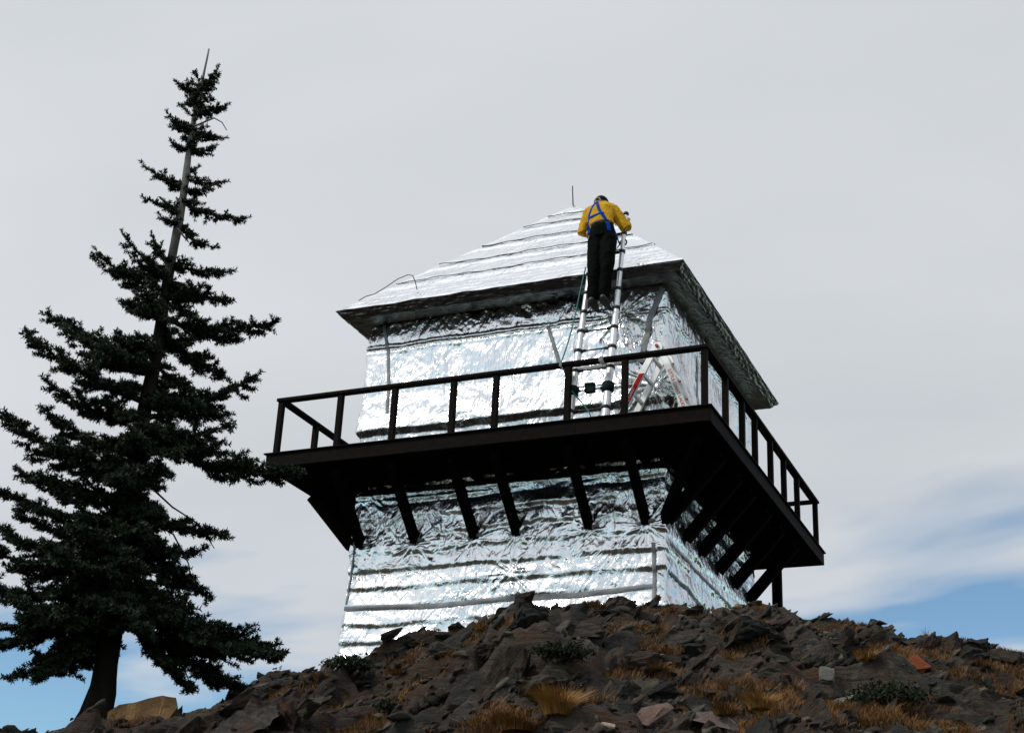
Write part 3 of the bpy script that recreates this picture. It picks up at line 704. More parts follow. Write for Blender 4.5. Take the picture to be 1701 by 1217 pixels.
# belt
dg = bpy.context.evaluated_depsgraph_get()
def bvh(objs):
    V = []; F = []
    for o in objs:
        off = Vector(o.location)+world_loc(o.parent); n = len(V); V += [v.co+off for v in o.data.vertices]; F += [tuple(i+n for i in p.vertices) for p in o.data.polygons]
    return BVHTree.FromPolygons(V, F)
BV = bvh([shirt, trousers])
def strap(pts, wid, name, m, parent, off=.008):
    v = []; f = []; P = [Vector((p[0], 0, p[1])) for p in pts]; out = []
    for i in range(len(P)-1):
        n = max(2, int((P[i+1]-P[i]).length/.02))
        for k in range(n): out.append(P[i].lerp(P[i+1], k/n))
    out.append(P[-1]); last = .3
    for i, p in enumerate(out):
        t = (out[min(i+1, len(out)-1)]-out[max(i-1, 0)]).normalized(); nn = Vector((-t.z, 0, t.x))
        for q in (-1, 0, 1):
            w_ = p+nn*q*wid/2; h = BV.ray_cast(Vector((w_.x, -2, w_.z))*S, Vector((0, 1, 0)))
            y = h[0].y/S if h[0] else last
            last = y; v.append((w_.x, y-off, w_.z))
    n = len(out)
    for layer in (0,):
        for i in range(n-1):
            for q in (0, 1): f.append((i*3+q, i*3+q+1, (i+1)*3+q+1, (i+1)*3+q))
    o = link(name, mesh(name, v, f), m, parent, True); sd_ = o.modifiers.new('solid', 'SOLIDIFY'); sd_.thickness = .005; sd_.offset = 1
    return o
har = empty('harness', (5.45, .3, 3.7)); har.parent = per; har.location = Vector((5.45, .3, 3.7))*S-Vector(per.location)
strap([(5.375, 3.94), (5.33, 3.76), (5.30, 3.60), (5.31, 3.44), (5.345, 3.32)], .048, 'strap', M_blue, har)
strap([(5.425, 3.94), (5.50, 3.74), (5.61, 3.56), (5.68, 3.42), (5.70, 3.30)], .048, 'strap', M_blue, har)
strap([(5.315, 3.615), (5.42, 3.63), (5.585, 3.665)], .042, 'strap', M_blue, har, .011)
strap([(5.37, 3.955), (5.43, 3.955)], .045, 'strap', M_blue, har, .014)
h = BV.ray_cast(Vector((5.395, -2, 3.985))*S, Vector((0, 1, 0))); ry = (h[0].y/S if h[0] else .5)-.03
MB().torus((5.42, ry, 4.0), (0, 1, .25), .045, .011).build('back_ring', M_ring, har, True)
MB().torus((5.80, .62, 3.27), (0, 1, .1), .055, .013).build('side_ring', M_black, har, True)
MB().torus((5.33, .22, 3.28), (1, .3, 0), .05, .012).build('side_ring', M_ring, har, True)
b = MB(); b.tube([(5.72, .36, 3.42), (5.77, .40, 3.25), (5.80, .45, 3.15), (5.74, .40, 3.02), (5.72, .36, 3.2)], .014, 6); b.build('lanyard', M_blue, har, True)
blt = strap([(5.36, 3.475), (5.44, 3.492), (5.54, 3.50), (5.64, 3.495), (5.71, 3.48)], .045, 'belt', M_belt, per, .006)

# ------------------------------------------------------------ fir tree
TB = Vector((2.862, -6.849, -5.57)); az = R(-38.9); UR = Vector((math.cos(az), -math.sin(az), 0)); UV = Vector((math.sin(az), math.cos(az), 0))
TR = [(-5.9, -.02, .155), (-5.57, -.01, .145), (-5.32, .02, .135), (-4.7, .02, .12), (-3.72, 0, .105), (-2.33, 0, .085), (-1.29, .03, .068), (-.29, .05, .055), (.43, .05, .047), (1.22, .05, .036), (2.05, .07, .020), (2.35, .075, .013), (2.67, .085, .011)]
def trunk_at(z): 
    zs = [t[0] for t in TR]; return np.interp(z, zs, [t[1] for t in TR]), np.interp(z, zs, [t[2] for t in TR])
def T3(u, v, z): return Vector((TB.x, TB.y, 0))+UR*u+UV*v+Vector((0, 0, z))
tree = empty('fir_tree', TB); tag(tree, 'tall ragged dark green fir leaning slightly beside the catwalk corner', 'tree')
wood = MB(); zs = np.linspace(-5.9, 2.67, 60); pts = []; rd = []
for z in zs:
    u, r = trunk_at(z); pts.append(T3(u+.012*math.sin(z*3), .012*math.cos(z*2.3), z)); rd.append(float(r)*(1+.06*math.sin(z*9)))
wood.tube(pts, rd, 14)
for a in range(5):   # root flare
    t = a*1.26+.3; wood.tube([T3(.3*math.cos(t), .3*math.sin(t), -5.82), T3(.12*math.cos(t), .12*math.sin(t), -5.55), T3(.04*math.cos(t), .04*math.sin(t), -5.2)], [.03, .07, .06], 8)
SH = []      # shoots: (p0, p1, radius)
def shoot(p, q, r): SH.append((p, q, r*(1.18 if p.z < -.4 else 1.0)))
def limb(z0, tip, depth, dens=1., seedr=None, bare=.15, sweep=None):
    """a main branch from the trunk to tip=(u,z) with the given depth offset"""
    u0, r0 = trunk_at(z0); A = T3(u0, 0, z0); E = T3(tip[0], depth, tip[1]); L = (E-A).length
    sag = -.10*L*random.uniform(.5, 1.3); P = []
    n = max(6, int(L/.11))
    for i in range(n+1):
        t = i/n; p = A.lerp(E, t); p = p+Vector((0, 0, sag*4*t*(1-t)*(1-.25*t)))+Vector((random.uniform(-1, 1), random.uniform(-1, 1), random.uniform(-1, 1)))*.012*L
        P.append(p)
    wood.tube(P, [max(.006, min(.045, .012+.02*L)*(1-.8*i/n)) for i in range(n+1)], 5)
    out = (E-A); out.z *= .3; out = out.normalized(); sidev = out.cross(Vector((0, 0, 1))).normalized()
    for i in range(1, n+1):
        t = i/n
        if t > bare*.6: shoot(P[i-1], P[i], .036)
        if t < bare: continue
        fl = (1-t)*L
        for sg in (-1, 1):
            for rep in range(2 if dens > .8 else 1):
                if random.random() > .88*dens: continue
                ln = (1 if z0 < -.5 else .72)*min(.50, .07+.36*fl+.05*L)*random.uniform(.55, 1.15)*min(1, .4+t*1.6); ang = R(random.uniform(38, 68))
                d = (out*math.cos(ang)+sidev*sg*math.sin(ang)+Vector((0, 0, random.uniform(-.42, .22)))).normalized()
                s0 = P[i-1].lerp(P[i], random.random()); s1 = s0+d*ln*.55+Vector((0, 0, -.02*ln)); s2 = s0+d*ln+Vector((0, 0, .10*ln))
                wood.tube([s0, s1, s2], [.006, .004, .003], 3, False)
                shoot(s0, s1, .033); shoot(s1, s2, .034)
                m_ = int(ln/.085)
                for j in range(m_):
                    tt = (j+.6)/(m_+.5)
                    for s3 in (-1, 1):
                        if random.random() > .72: continue
                        q0 = s0.lerp(s2, tt); d2 = (d*.75+(d.cross(Vector((0, 0, 1)))*s3*.65)+Vector((0, 0, random.uniform(-.25, .35)))).normalized(); shoot(q0, q0+d2*random.uniform(.06, .13), .033)
    d = (P[-1]-P[-2]).normalized(); shoot(P[-1], P[-1]+d*.08+Vector((0, 0, .02)), .036)
LT = [(2.02, (-.18, 2.05)), (1.42, (-.23, 1.57)), (1.18, (-.13, 1.21)), (.72, (-.44, .93)), (.40, (-.34, .46)), (-.35, (-.20, -.10)), (-.55, (-.51, -.18)), (-.72, (-.78, -.35)), (-1.55, (-1.17, -1.17)), (-1.75, (-.96, -1.47)), (-2.1, (-1.30, -1.71)), (-2.3, (-1.06, -2.05)), (-2.75, (-1.03, -2.42)), (-3.05, (-1.47, -2.61)), (-3.2, (-1.22, -2.97)), (-3.75, (-1.05, -3.59)), (-4.0, (-1.23, -3.78)), (-4.1, (-1.42, -4.09)), (-4.3, (-1.5, -4.5)), (-4.45, (-1.30, -4.98)), (-4.55, (-.9, -5.25)), (-4.5, (-.62, -5.30)), (-4.3, (-1.1, -4.75)), (-3.5, (-1.35, -3.35))]
RT = [(2.0, (.22, 2.33)), (1.72, (.38, 1.88)), (1.45, (.40, 1.52)), (1.15, (.30, 1.22)), (.80, (.48, .81)), (.62, (.36, .66)), (.47, (.79, .42)), (.15, (.50, .0)), (-.35, (.70, -.43)), (-.6, (.72, -.75)), (-1.05, (1.27, -.90)), (-1.2, (.82, -1.55)), (-2.3, (1.17, -1.60)), (-2.0, (.90, -2.1)), (-2.4, (.93, -2.65)), (-2.45, (1.73, -2.79)), (-3.3, (1.02, -3.5)), (-3.5, (.93, -4.2)), (-3.9, (1.35, -4.58)), (-4.2, (1.8, -4.68)), (-4.25, (1.68, -4.9)), (-4.3, (1.5, -5.07)), (-4.35, (.9, -5.2)), (-2.6, (.9, -2.35)), (-4.0, (1.1, -4.85))]
for i, (z0, tp) in enumerate(LT+RT):
    L = abs(tp[0]); limb(z0, tp, random.uniform(-.35, .35)*L*1.1, 1.0 if z0 > -4 else .95, bare=.12 if z0 < 0 else .05)
def env(z): return np.interp(z, [-5.2, -4.6, -3.5, -2.2, -1.2, -.4, .2, .6, 1.2, 1.8, 2.3], [1.1, 1.55, 1.25, 1.1, .85, .55, .22, .25, .22, .24, .1])
z = -4.75
while z < 2.2:
    step = .068 if z < -2.8 else .105 if z < -.9 else (.10 if z < .0 else .15)
    a = random.uniform(0, 2*math.pi); e = float(env(z))
    if -.25 < z < .1 or .55 < z < .62 or .98 < z < 1.1: z += step; continue        # stretches of bare trunk
    L = e*random.uniform(.42, .95)
    if abs(math.cos(a)) > .75: L *= .72
    dz = random.uniform(-.32, .10)*L if z < 0 else random.uniform(-.2, .4)*L
    limb(z, (math.cos(a)*L, z+dz), math.sin(a)*L, .9, bare=.08); z += step
for i in range(21):                                # boughs that hang in front of the stem
    z = -4.75+i*.115; L = random.uniform(.5, .95)*float(env(z))*.7; a = -math.pi/2+random.uniform(-.75, .75); limb(z+.2, (math.cos(a)*L, z+.2-L*random.uniform(.15, .45)), math.sin(a)*L, .9, bare=.02)
for i in range(20):                                # young growth packed round the top
    z = random.uniform(1.25, 2.15); a = random.uniform(0, 6.28); L = random.uniform(.08, .22)
    u0, _ = trunk_at(z); p = T3(u0, 0, z); q = p+UR*math.cos(a)*L+UV*math.sin(a)*L+Vector((0, 0, L*.6)); shoot(p, q, .04); wood.tube([p, q], [.008, .005], 4)
    for k in range(2):
        a2 = random.uniform(0, 6.28); shoot(q, q+(UR*math.cos(a2)+UV*math.sin(a2))*.07+Vector((0, 0, .03)), .038)
# bare dead twigs
for (z0, pts_) in ((1.45, [(.06, 1.45), (.28, 1.62), (.38, 1.58), (.45, 1.48)]), (-3.4, [(.05, -3.4), (.5, -3.6), (.7, -3.9), (.8, -4.2)]), (-3.0, [(.05, -3.0), (.45, -3.3), (.75, -3.45), (.95, -3.7)]), (-.05, [(.05, .05), (.15, -.05), (.2, -.1)]), (-4.4, [(.05, -4.4), (.6, -4.7), (.85, -5.1), (.9, -5.25)])):
    wood.tube([T3(u, -.12, zz_) for u, zz_ in pts_], [.014, .010, .007, .005][:len(pts_)], 5)
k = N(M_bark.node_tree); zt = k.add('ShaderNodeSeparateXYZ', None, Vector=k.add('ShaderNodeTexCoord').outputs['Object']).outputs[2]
oc = k.add('ShaderNodeTexCoord').outputs['Object']    # shade low down and sunlit top painted into the dark-to-grey bark
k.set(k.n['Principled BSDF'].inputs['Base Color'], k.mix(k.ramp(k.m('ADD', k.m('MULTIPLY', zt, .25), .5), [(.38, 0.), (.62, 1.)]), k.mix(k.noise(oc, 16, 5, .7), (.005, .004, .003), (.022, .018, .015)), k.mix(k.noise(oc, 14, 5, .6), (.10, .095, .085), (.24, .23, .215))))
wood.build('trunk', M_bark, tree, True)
def needles():
    P0 = np.array([s[0] for s in SH]); P1 = np.array([s[1] for s in SH]); Rr = np.array([s[2] for s in SH])
    ln = np.linalg.norm(P1-P0, axis=1); cnt = np.maximum(6, (ln/.0026).astype(int))
    idx = np.repeat(np.arange(len(SH)), cnt); n = len(idx); t = rng.random(n)
    d = (P1-P0)/np.maximum(ln, 1e-6)[:, None]; D = d[idx]; o = rng.normal(size=(n, 3)); o -= (o*D).sum(1)[:, None]*D; o /= np.linalg.norm(o, axis=1)[:, None]
    base = P0[idx]+D*(t*ln[idx])[:, None]; r = Rr[idx]*rng.uniform(.75, 1.15, n)
    dirn = o*.86+D*.5+np.array([0, 0, .22]); dirn /= np.linalg.norm(dirn, axis=1)[:, None]
    tipp = base+dirn*r[:, None]*1.05; wv = np.cross(dirn, rng.normal(size=(n, 3))); wv /= np.linalg.norm(wv, axis=1)[:, None]; wv *= .0058
    V = np.stack([base-wv, base+wv, tipp+wv*.55, tipp-wv*.55], 1).reshape(-1, 3); F = np.arange(4*n).reshape(-1, 4)
    return V, F
nv, nf = needles(); print('shoots', len(SH), 'needles', len(nf))
mn = bpy.data.materials.new('fir_needles'); mn.use_nodes = True; k = N(mn.node_tree); b = k.n['Principled BSDF']; b.inputs['Roughness'].default_value = .55; b.inputs['Specular IOR Level'].default_value = .25
oc = k.add('ShaderNodeTexCoord').outputs['Object']
k.set(b.inputs['Base Color'], k.mix(k.ramp(k.noise(oc, 3.5, 4), [(.35, 0.), (.68, 1.)]), (.006, .013, .006), (.026, .044, .020)))
link('crown', mesh('crown', nv, nf), mn, tree)

# ------------------------------------------------------------ rocks
M_rock, *_ = rock_mat('slate_rock', .80)
def proto(seed, dims, n=16, rough=.055):
    r = random.Random(seed); bm = bmesh.new()
    for i in range(n):
        v = Vector((r.gauss(0, 1), r.gauss(0, 1), r.gauss(0, 1))).normalized(); v = Vector((max(-.72, min(.72, v.x)), max(-.75, min(.75, v.y)), max(-.6, min(.6, v.z))))
        bm.verts.new((v.x*dims[0], v.y*dims[1], v.z*dims[2]))
    bmesh.ops.convex_hull(bm, input=bm.verts)
    bmesh.ops.delete(bm, geom=[v for v in bm.verts if not v.link_faces], context='VERTS')
    bmesh.ops.subdivide_edges(bm, edges=bm.edges, cuts=5, use_grid_fill=True)
    for v in bm.verts:
        p = v.co; ly = math.floor(p.z*9/dims[2]*.3+.35*math.sin(p.x*3+seed)); q_ = random.Random(ly*7+seed).uniform(-.10, .10); v.co.x *= 1+q_; v.co.y *= 1+q_*1.3; p = v.co; a = np.array([p.x*3.1+seed, p.z*9]); k_ = float(perlin(np.array([p.x*4+p.y*3+seed]), np.array([p.z*11+p.x*2]), seed)[0])+.5*float(perlin(np.array([p.x*11+seed]), np.array([p.y*11+p.z*14]), seed+1)[0])
        v.co += p.normalized()*k_*rough*2.2
    me = bpy.data.meshes.new('rock'); bm.to_mesh(me); bm.free()
    me.transform(Matrix.Scale(S, 4)); me.materials.append(M_rock); return me
PR = [proto(i, (random.uniform(.8, 1.1), random.uniform(.6, .9), random.uniform(.35, .7)), random.choice((10, 13, 17))) for i in range(14)]
def rock(pos, size, rot, me, label=None, grp=None, m=None, sink=.3):
    o = bpy.data.objects.new('rock', me); COL.objects.link(o); o.location = Vector((pos[0], pos[1], pos[2]-size*0.0))*S
    o.scale = (size,)*3 if not isinstance(size, tuple) else size; o.rotation_euler = rot
    tag(o, label or 'angular dark slate rock bedded among others on the slope', 'rock', grp or 'slate rocks on the slope')
    return o
rr_ = random.Random(3); cnt = 0
FW = Vector((-math.sin(YAW), math.cos(YAW), 0))
def dip_rot(r, a0=-38, da=20): return Matrix.Rotation(R(r.gauss(a0, da)), 3, FW) @ Matrix.Rotation(R(r.gauss(0, 14)), 3, 'X') @ Matrix.Rotation(r.uniform(-3, 3), 3, 'Z')
for i in range(1200):
    if cnt >= 245: break
    phi = rr_.uniform(-35, -3); D = rr_.uniform(8.3, 18.6)
    if phi < -31: D = rr_.uniform(12, 17)
    x = CP[0]+D*math.sin(R(phi)); y = CP[1]+D*math.cos(R(phi))
    dc = float(np.interp(phi, *zip(*DC)))
    if D > dc+.2 or math.hypot(x-3.3, y+7.3) < 1.3: continue
    if -27.5 < phi < -21 and dc-D < 1.2: continue
    size = rr_.choice((.12, .16, .2, .27, .34, .46))*rr_.uniform(.8, 1.2)*(.55+.45*min(1, (D-7)/9))
    if abs(D-dc) < 1.5: size = min(size, .17)
    g = float(np.mean(ground_at([x, x+.1, x-.1, x, x], [y, y, y, y+.1, y-.1])))
    rock((x, y, g-.16*size), size, dip_rot(rr_).to_euler(), rr_.choice(PR)); cnt += 1
for i in range(34):
    phi = rr_.uniform(-33, -3.5); dc = float(np.interp(phi, *zip(*DC))); D = dc-rr_.choice((.5, 1.2, 2.5, 4, 5.5, 7))*rr_.uniform(.8, 1.2); x = CP[0]+D*math.sin(R(phi)); y = CP[1]+D*math.cos(R(phi)); sz = rr_.uniform(.32, .6)*(.5 if dc-D < 1.3 else .8)
    if -28 < phi < -20 and dc-D < 2.6: continue
    rock((x, y, float(ground_at(x, y)[0])-.22*sz), sz, dip_rot(rr_, -35, 12).to_euler(), rr_.choice(PR), 'large craggy slate block bedded in the slope', 'large slate blocks of the slope')
# a few that stand out
def special(px, py, size, rot, col, dims, n, label, seed, lift=0., name='rock', var=.3):
    size *= .62; x, y, z = along(px, py); me = proto(seed, dims, n, .018); m = mat('stone_'+str(seed), col, .85, 0, var, 5, .9, 22, .25, .03); me.materials.clear(); me.materials.append(m)
    o = bpy.data.objects.new(name, me); COL.objects.link(o); o.location = Vector((x, y, z+lift))*S; o.scale = (size,)*3; o.rotation_euler = rot; tag(o, label, 'rock'); return o
# outline boulder beside the fir: real thickness, flat tan face
def slab(name, outline, origin, nrm_az, thick, col, label, seed):
    a = R(nrm_az); ur = Vector((math.cos(a), -math.sin(a), 0)); uv = Vector((math.sin(a), math.cos(a), 0)); O = Vector(origin); bm = bmesh.new()
    lay = []
    for d_, sc_ in ((0, 1.), (.02, 1.03), (thick*.6, 1.04), (thick, .85)):
        lay.append([bm.verts.new(O+ur*u*sc_+uv*(d_+.22*max(0, w_))+Vector((0, 0, w_*sc_))) for u, w_ in outline])
    n = len(outline)
    for i in range(3):
        for j in range(n): bm.faces.new((lay[i][j], lay[i][(j+1) % n], lay[i+1][(j+1) % n], lay[i+1][j]))
    bm.faces.new(lay[0][::-1]); bm.faces.new(lay[3])
    bmesh.ops.triangulate(bm, faces=bm.faces); bmesh.ops.subdivide_edges(bm, edges=bm.edges, cuts=3, use_grid_fill=True)
    for v in bm.verts:
        p = v.co; k_ = float(fbm(np.array([p.x*3+p.y*2+seed]), np.array([p.z*3]), seed, 3)[0]); v.co = p+uv*k_*.05+Vector((0, 0, k_*.02))
    bmesh.ops.recalc_face_normals(bm, faces=bm.faces)
    me = bpy.data.meshes.new(name); bm.to_mesh(me); bm.free(); me.transform(Matrix.Scale(S, 4))
    m = mat('stone_'+str(seed), col, .85, 0, .22, 4, .7, 30, .25, .02); o = link(name, me, m); tag(o, label, 'rock'); return o
slab('boulder', [(-.29, -.45), (-.31, -.08), (-.22, .0), (-.1, .03), (.05, .09), (.18, .13), (.30, .12), (.33, .02), (.26, -.1), (.20, -.18), (.14, -.3), (.05, -.45)], (3.72, -7.25, -5.57), -36.5, .45, (.20, .115, .05), 'large smooth tan boulder standing beside the trunk of the fir', 5)
special(1374, 1128, .17, (R(80), R(3), R(20)), (.20, .19, .17), (.8, .8, .5), 60, 'squarish pale grey stone block lying below the ridge on the right', 201)
special(1390, 1168, .30, (R(20), R(-18), R(10)), (.17, .17, .14), (1.1, .45, .22), 16, 'long pale grey green slab lying below the squarish stone block', 202)
special(1528, 1118, .24, (R(75), R(35), R(0)), (.26, .07, .025), (.9, .6, .3), 14, 'rust orange slab leaning on the ridge at the right', 203)
special(1080, 1195, .32, (R(50), R(-40), R(15)), (.16, .10, .085), (1.0, .6, .25), 16, 'pinkish brown slab low in the middle of the slope', 204)
special(1010, 1208, .10, (R(50), R(20), R(15)), (.55, .42, .30), (1.0, .5, .3), 10, 'small bright cream stone left of the pinkish brown slab', 205)
special(1180, 1208, .34, (R(30), R(10), R(0)), (.15, .11, .10), (1.1, .6, .3), 16, 'broad purplish brown slab right of the pinkish brown slab', 206)
special(545, 1110, .27, (R(60), R(-38), R(0)), (.16, .10, .07), (.8, .6, .6), 12, 'pointed brown rock standing at the left foot of the tower', 207)
special(1225, 1010, .13, (R(40), R(0), R(0)), (.28, .20, .10), (1.0, .7, .6), 30, 'rounded tan stone on the crest below the right tower wall', 208)
for i, (px, py, sz) in enumerate(((470, 1180, .55), (405, 1195, .42), (300, 1205, .35), (345, 1195, .3))):
    x, y, z = along(px, py); rock((x, y, z-.1), sz, (R(20+i*7), R(-30+8*i), R(20)), PR[(i*3) % 14], ['big black shadowed outcrop rock right of the fir', 'dark rounded rock between the fir and the black outcrop', 'low dark rock under the tan boulder beside the fir', 'brown rock right of the tan boulder beside the fir'][i])
# outcrop lumps on the ridge
for i, (px, py, sz) in enumerate(((820, 1020, .18), (870, 1016, .19), (760, 1034, .2), (1055, 1016, .17), (1000, 1020, .2), (1465, 1060, .26), (1540, 1076, .24), (1400, 1062, .22), (1615, 1085, .28), (1670, 1090, .26), (690, 1060, .22), (650, 1075, .2), (1300, 1030, .2), (1150, 1020, .17))):
    x, y, z = along(px, py); rock((x, y, z-.10*sz), sz, dip_rot(rr_, -30, 15).to_euler(), PR[i % 14], 'angular slate outcrop lump standing on the crest line of the slope', 'slate outcrop lumps along the crest')
# uncountable small scree
def scree(n=9500):
    rg = random.Random(12)
    V = []; F = []; b = 0; r = np.random.default_rng(4)
    base = [np.array([(v.co.x/S, v.co.y/S, v.co.z/S) for v in m_.vertices]) for m_ in SP]; bf = [[tuple(p.vertices) for p in m_.polygons] for m_ in SP]
    phi = r.uniform(-43, -2, n); D = 7.8+11*r.random(n)**.8
    dc = np.interp(phi, *zip(*DC)); xx = CP[0]+D*np.sin(np.radians(phi)); yy = CP[1]+D*np.cos(np.radians(phi)); keep = (D < dc+.3) & (np.hypot(xx-3.6, yy+7.3) > .75); phi, D = phi[keep], D[keep]
    x = CP[0]+D*np.sin(np.radians(phi)); y = CP[1]+D*np.cos(np.radians(phi)); g = (ground_at(x, y)+ground_at(x+.05, y)+ground_at(x-.05, y)+ground_at(x, y+.05)+ground_at(x, y-.05))/5; soil = fbm(x*.9, y*.9, 77, 3)
    for i in range(len(x)):
        k = int(r.integers(len(base))); s = (.022+.12*r.random()**3.2)*(.5+.5*min(1, (D[i]-6)/10))
        e = dip_rot(rg, -30, 22)
        V.append((base[k] @ np.array(e).T)*s+np.array([x[i], y[i], g[i]-s*.15])); F += [(p[0]+b, p[1]+b, p[2]+b) for p in bf[k]]; b += len(base[k])
    return np.concatenate(V), np.array(F)
def sp(seed):
    r = random.Random(seed+50); bm = bmesh.new()
    for i in range(13): bm.verts.new((r.uniform(-1, 1), r.uniform(-.8, .8), r.uniform(-.42, .42)))
    bmesh.ops.convex_hull(bm, input=bm.verts); bmesh.ops.delete(bm, geom=[v for v in bm.verts if not v.link_faces], context='VERTS'); bmesh.ops.subdivide_edges(bm, edges=bm.edges, cuts=1, use_grid_fill=True)
    for v in bm.verts: v.co *= r.uniform(.86, 1.12)
    bmesh.ops.triangulate(bm, faces=bm.faces)
    me = bpy.data.meshes.new('sp'); bm.to_mesh(me); bm.free(); me.transform(Matrix.Scale(S, 4)); return me
SP = [sp(i) for i in range(8)]
v_, f_ = scree(); me = mesh('scree', v_, f_)
lab = np.repeat(rng.random(len(f_)), 1)
M_scree, k, bs, c0 = rock_mat('scree_chips', 1.3, False)
k.set(bs.inputs['Base Color'], k.mix(k.ramp(k.add('ShaderNodeNewGeometry').outputs['Random Per Island'], [(0, (.02, .02, .02)), (.35, (.06, .055, .05)), (.6, (.10, .06, .04)), (.85, (.12, .115, .10)), (1., (.22, .19, .14))]), (0, 0, 0), (1, 1, 1)) if False else k.ramp(k.add('ShaderNodeNewGeometry').outputs['Random Per Island'], [(0, (.012, .012, .012)), (.3, (.035, .034, .030)), (.55, (.07, .042, .026)), (.8, (.09, .084, .07)), (1., (.2, .17, .12))]))
tag(link('scree', me, M_scree), 'small slate chips littering the whole slope', 'scree', kind='stuff')

# ------------------------------------------------------------ grass
def blades(cx, cy, cz, spread, n, hgt, seed, r, lean=.5):
    a = r.uniform(0, 2*np.pi, n); q = spread*np.sqrt(r.random(n)); bx, by = cx+q*np.cos(a), cy+q*np.sin(a)
    h = hgt*r.uniform(.5, 1.1, n); la = a+r.normal(0, .6, n); ll = h*r.uniform(.1, lean*1.4, n)
    bz = ground_at(bx, by)-.01 if cz is None else np.full(n, cz)
    w_ = .0030; wx, wy = -np.sin(la+.8)*w_, np.cos(la+.8)*w_
    p0 = np.stack([bx-wx, by-wy, bz], -1); p1 = np.stack([bx+wx, by+wy, bz], -1)
    mx_, my_ = bx+np.cos(la)*ll*.35, by+np.sin(la)*ll*.35
    p2 = np.stack([mx_+wx*.8, my_+wy*.8, bz+h*.6], -1); p3 = np.stack([mx_-wx*.8, my_-wy*.8, bz+h*.6], -1)
    p4 = np.stack([bx+np.cos(la)*ll+wx*.3, by+np.sin(la)*ll+wy*.3, bz+h*.97], -1); p5 = np.stack([bx+np.cos(la)*ll-wx*.3, by+np.sin(la)*ll-wy*.3, bz+h*.97], -1)
    V = np.stack([p0, p1, p2, p3, p4, p5], 1).reshape(-1, 3); i = np.arange(n)[:, None]*6
    return V, np.concatenate([i+np.array([0, 1, 2, 3]), i+np.array([3, 2, 4, 5])])
def grass_mat(name, a, b_):
    m = bpy.data.materials.new(name); m.use_nodes = True; k = N(m.node_tree); bs = k.n['Principled BSDF']; bs.inputs['Roughness'].default_value = .7; bs.inputs['Specular IOR Level'].default_value = .2
    rnd = k.add('ShaderNodeNewGeometry').outputs['Random Per Island']; oc = k.add('ShaderNodeTexCoord').outputs['Object']
    k.set(bs.inputs['Base Color'], k.mix(k.m('ADD', k.m('MULTIPLY', rnd, .5), k.m('MULTIPLY', k.noise(oc, 1.6, 3), .6), clamp=True), a, b_)); return m
M_grass = grass_mat('dry_grass', (.055, .023, .007), (.18, .085, .022)); M_straw = grass_mat('straw_grass', (.13, .055, .012), (.33, .175, .045))
M_shrub = grass_mat('shrub_leaves', (.006, .012, .004), (.022, .030, .010))
r = np.random.default_rng(9); V = []; F = []; off = 0
n = 9000; phi = r.uniform(-41, -2, n); D = 7.8+11*r.random(n); dc = np.interp(phi, *zip(*DC)); x = CP[0]+D*np.sin(np.radians(phi)); y = CP[1]+D*np.cos(np.radians(phi))
soil = fbm(x*.55+3, y*.55, 21, 3)+.45*fbm(x*1.7, y*1.7, 78, 2)
for i in range(n):
    if D[i] > dc[i]+.1 or soil[i] < .17: continue
    v, f = blades(x[i], y[i], None, r.uniform(.04, .16), int(r.uniform(30, 70)), r.uniform(.025, .085)*(1.2 if soil[i] > .4 else 1), 0, r, .7)
    V.append(v); F.append(f+off); off += len(v)
print('grass tufts', len(V))
tag(link('grass', mesh('grass', np.concatenate(V), np.concatenate(F)), M_grass), 'dry orange brown grass growing between the rocks', 'grass', kind='stuff')
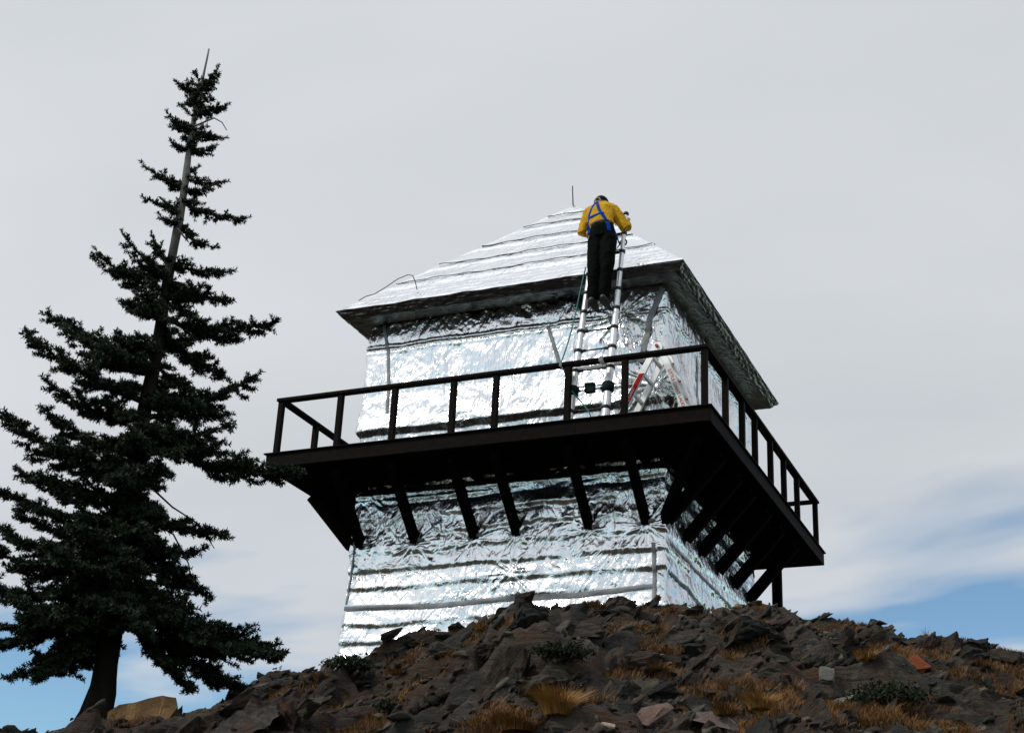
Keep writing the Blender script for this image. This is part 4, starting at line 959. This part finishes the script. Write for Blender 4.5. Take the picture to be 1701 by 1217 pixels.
for (px, py, sp_, nb, hh, mt, lb) in ((925, 1185, .22, 420, .42, 0, 'largest straw coloured grass tuft low in the middle of the slope'), (860, 1210, .30, 520, .22, 1, 'rusty orange grass clump left of the largest straw tuft'), (1440, 1130, .22, 300, .20, 0, 'golden grass tuft right of the squarish stone block'),
                                  (1262, 1180, .18, 300, .24, 0, 'golden grass tuft left of the long pale slab'), (1205, 1200, .16, 220, .16, 1, 'rusty grass tuft on the broad purplish slab'), (1255, 1040, .20, 260, .20, 0, 'golden grass tuft on the crest below the right tower wall'),
                                  (990, 1045, .22, 260, .12, 1, 'low golden grass patch on the ledge under the tower front'), (800, 1045, .18, 240, .16, 0, 'golden grass tuft on the central outcrop below the tower'), (1090, 1110, .30, 380, .10, 1, 'low rusty grass mat in the middle of the slope'),
                                  (660, 1120, .2, 240, .13, 1, 'rusty grass tuft below the left part of the tower'), (530, 1128, .12, 160, .22, 0, 'pale straw tuft beside the pointed brown rock'), (1405, 1050, .05, 22, .34, 0, 'few tall thin grass stalks on the crest right of the tower'), (1540, 1062, .05, 14, .30, 0, 'sparse thin grass stalks on the crest farther right')):
    x, y, z = along(px, py); v, f = blades(x, y, z-.02, sp_*.36, int(nb*1.5), hh*.44, 0, r, .95); tag(link('grass_tuft', mesh('grass_tuft', v, f), M_straw if mt == 0 else M_grass), lb, 'grass tuft')
def shrub(px, py, rx, rz, n, lb):
    x, y, z = along(px, py); rt = empty('shrub', (x, y, z)); tag(rt, lb, 'shrub'); a = r.normal(size=(n, 3)); a /= np.linalg.norm(a, axis=1)[:, None]; a[:, 2] = np.abs(a[:, 2]); q = r.uniform(.35, 1, n)**.6*(1+.25*np.sin(a[:, 0]*9)*np.cos(a[:, 1]*7))
    c = np.stack([x+a[:, 0]*q*rx, y+a[:, 1]*q*rx, z-.03+a[:, 2]*q*rz], -1); d1 = r.normal(size=(n, 3))*.0075; d2 = r.normal(size=(n, 3))*.0075
    V = np.stack([c-d1, c+d2, c+d1, c-d2], 1).reshape(-1, 3); link('foliage', mesh('foliage', V, np.arange(4*n).reshape(-1, 4)), M_shrub, rt)
    s = MB()
    for i in range(9): t = i*.7; s.tube([(x, y, z-.1), (x+rx*.4*math.cos(t), y+rx*.4*math.sin(t), z+rz*.4), (x+rx*.7*math.cos(t), y+rx*.7*math.sin(t), z+rz*.6)], [.012, .008, .004], 5)
    s.build('stem', M_bark, rt)
shrub(580, 1118, .26, .12, 2000, 'low dark green shrub at the left foot of the tower'); shrub(935, 1100, .24, .08, 1500, 'low dark green shrub in the middle of the slope')
shrub(1478, 1165, .34, .15, 2600, 'dark green shrub below the rust orange slab'); shrub(650, 1180, .15, .07, 600, 'small dark shrub low on the slope left of the middle')
